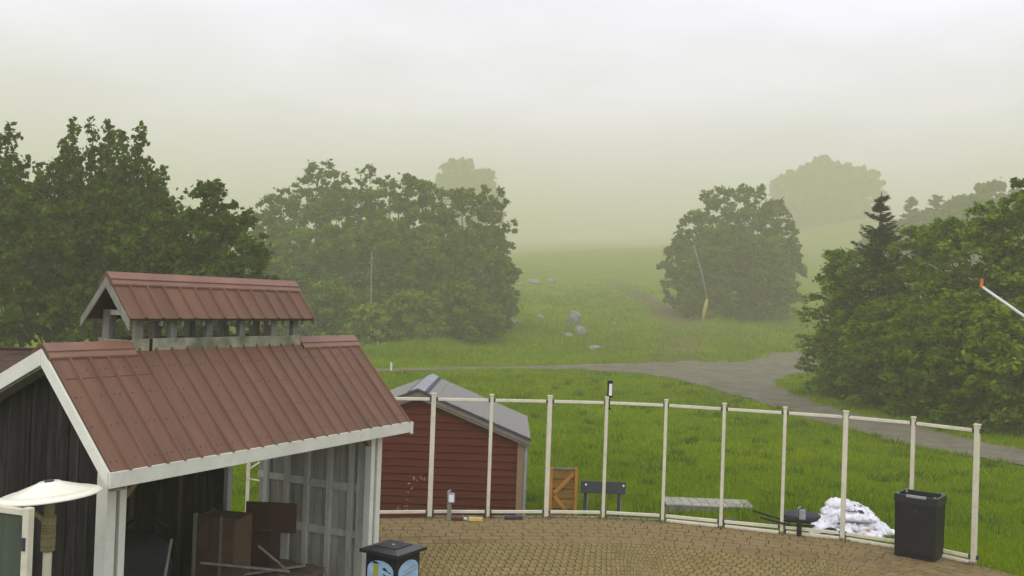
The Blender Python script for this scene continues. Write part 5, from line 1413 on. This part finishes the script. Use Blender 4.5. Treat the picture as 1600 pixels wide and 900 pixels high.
# ------------------------------------------------------------------ grass
def make_grass():
    r = np.random.default_rng(21)
    N = 560000
    inv = r.uniform(1 / 180, 1 / 14.0, N); y = 1 / inv
    y = np.where(r.random(N) < .25, r.uniform(60, 180, N), y)
    x = r.uniform(-.42, .62, N) * y
    # keep off the patio, shed and road
    ok = ~inside(x, y, PATIO_POLY)
    ok &= ~((x > -4.3) & (x < .45) & (y > 20.4) & (y < 24.6))
    rp = ROAD
    ok &= ~inside(x, y, rp)
    d = dirt_at(x, y)
    ok &= r.random(N) > d * np.where(y > 100, 2.2, 1.7)
    # patchiness
    pn = .5 + .25 * np.sin(x * 1.1 + 2 * np.sin(y * .35)) + .25 * np.sin(y * .9 + 1.7 * np.sin(x * .5))
    ok &= r.random(N) < (.40 + .60 * pn) * (1 - sstep(95, 178, y))
    big = .5 + .5 * np.sin(x * .31 + 1.3 * np.sin(y * .17)) * np.sin(y * .23 + 1.1 * np.sin(x * .13 + 2))
    x, y, pn, big = x[ok], y[ok], pn[ok], big[ok]; N = len(x)
    z = height(x, y)
    hgt = (.055 + .0016 * y) * r.uniform(.5, 1.5, N) * (.7 + .6 * pn); rough = (y > 82)
    hgt = hgt * np.where(rough, 1.8, 1.0)
    wd = .0075 + .00055 * y
    a = r.uniform(0, 6.283, N); ln = r.normal(size=(N, 2)) * .45
    P = np.stack([x, y, z - .01], 1)
    sx = np.cos(a) * wd; sy = np.sin(a) * wd * .5
    V = np.stack([P + np.stack([-sx, -sy, np.zeros(N)], 1), P + np.stack([sx, sy, np.zeros(N)], 1), P + np.stack([ln[:, 0] * hgt, ln[:, 1] * hgt, hgt], 1)], 1)
    tn = .15 + .35 * (pn - .5) + .45 * big + r.normal(size=N) * .22
    tag(link_mesh('grass', quads_mesh('grass', V, M['grass_blade'], tn)), 'short green meadow grass around the road', 'grass', kind='stuff')
    # taller weeds along the wood edge, the verge and the patio edge
    Vs = []; Ts = []
    def strip(pxs, n, h, spread, wd=.02):
        pts = gp(pxs); 
        for _ in range(n):
            i = r.integers(0, len(pts) - 1); f = r.random(); q = np.array(pts[i]) * (1 - f) + np.array(pts[i + 1]) * f + r.normal(size=2) * spread
            zz = hz(*q); hh = h * r.uniform(.4, 1.2); w_ = wd * r.uniform(.7, 1.5)
            for _k in range(4):
                a = r.uniform(0, 6.28); l = r.normal(size=2) * .3 * hh; o2 = r.normal(size=2) * .06
                b0 = np.array([q[0] + o2[0], q[1] + o2[1], zz]); 
                Vs.append([b0 + [-w_, 0, 0], b0 + [w_, 0, 0], b0 + [l[0], l[1], hh * r.uniform(.6, 1)]]); Ts.append(r.uniform(.3, .95))
    strip([(1300, 590), (1350, 610), (1420, 636), (1500, 655), (1600, 680)], 1700, .55, .6, .03)
    strip([(560, 556), (650, 548), (740, 532), (800, 510)], 900, .8, 1.5, .06)
    strip([(1090, 500), (1150, 496), (1230, 494)], 400, .8, 1.5, .08)
    strip([(780, 505), (850, 520), (960, 530), (1000, 545)], 1500, .6, 4.5, .06); strip([(1060, 520), (1150, 530), (1250, 515)], 900, .5, 4.5, .06); strip([(800, 470), (880, 470), (980, 450)], 900, .8, 9, .09)
    strip([(560, 590), (760, 592), (960, 606), (1100, 640), (1280, 690), (1500, 760)], 500, .16, 1.2, .015)
    for _ in range(900):
        q = np.array([r.uniform(-.3, .55), 0]); dd = 1 / r.uniform(1 / 72, 1 / 18.5); q = np.array([q[0] * dd, dd])
        if inside(q[:1], q[1:], PATIO_POLY)[0] or inside(q[:1], q[1:], ROAD)[0] or (-4.5 < q[0] < .6 and 20 < q[1] < 24.8): continue
        rad = r.uniform(.05, .22) * (1 + dd / 60); base_t = r.uniform(-.2, .55)
        for _k in range(int(r.uniform(14, 40))):
            o2 = r.normal(size=2) * rad; hh = r.uniform(.08, .2) * (1 + dd / 80); w_ = .008 + .0004 * dd; l = r.normal(size=2) * .45 * hh
            zz = hz(q[0] + o2[0], q[1] + o2[1]); b0 = np.array([q[0] + o2[0], q[1] + o2[1], zz])
            Vs.append([b0 + [-w_, 0, 0], b0 + [w_, 0, 0], b0 + [l[0], l[1], hh]]); Ts.append(base_t + r.uniform(0, .3))
    V2 = np.array(Vs)
    tag(link_mesh('weeds', quads_mesh('weeds', V2, M['leaf_bright'], np.array(Ts))), 'taller weeds along the wood edge and road verge', 'weeds', kind='stuff')
make_grass()

# ------------------------------------------------------------------ litter on the patio edge
def make_litter():
    r = np.random.default_rng(33); Vs = []; Ts = []
    for _ in range(3800):
        u = r.uniform(3.5, ARC[-1] - 3.2); v = abs(r.normal()) * .10 if r.random() < .6 else r.uniform(0, 3.2)
        if r.random() < .5: u = round(u / 1.08) * 1.08 + r.normal() * .12
        p = curve_at(u, v); s_ = r.uniform(.006, .022); a = r.uniform(0, 6.28); z = .006 + r.uniform(0, .012) + (.01 if v < .06 else 0)
        c, d = math.cos(a) * s_, math.sin(a) * s_
        Vs.append([[p.x - c, p.y - d, z], [p.x + d * .5, p.y - c * .5, z + .004], [p.x + c, p.y + d, z + .002], [p.x - d * .5, p.y + c * .5, z + .006]]); Ts.append(r.random())
    tag(link_mesh('leaf_litter', quads_mesh('leaf_litter', np.array(Vs), M['litter'], np.array(Ts))), 'small dark leaf litter along the foot of the windscreen', 'leaf litter', kind='stuff')
make_litter()

# ------------------------------------------------------------------ haze
def make_haze():
    m = bpy.data.materials.new('haze'); m.use_nodes = True; n = m.node_tree; n.nodes.clear()
    out = n.nodes.new('ShaderNodeOutputMaterial'); pv = n.nodes.new('ShaderNodeVolumePrincipled')
    pv.inputs['Color'].default_value = (.76, .755, .49, 1); pv.inputs['Density'].default_value = HAZE_D; pv.inputs['Anisotropy'].default_value = 0.0
    n.links.new(pv.outputs[0], out.inputs['Volume'])
    o = MB().box(-2600, 2600, -60, 2700, -8, 143).build('haze', m)
    tag(o, 'pale even fog filling the valley and slope', 'fog', kind='stuff')
make_haze()
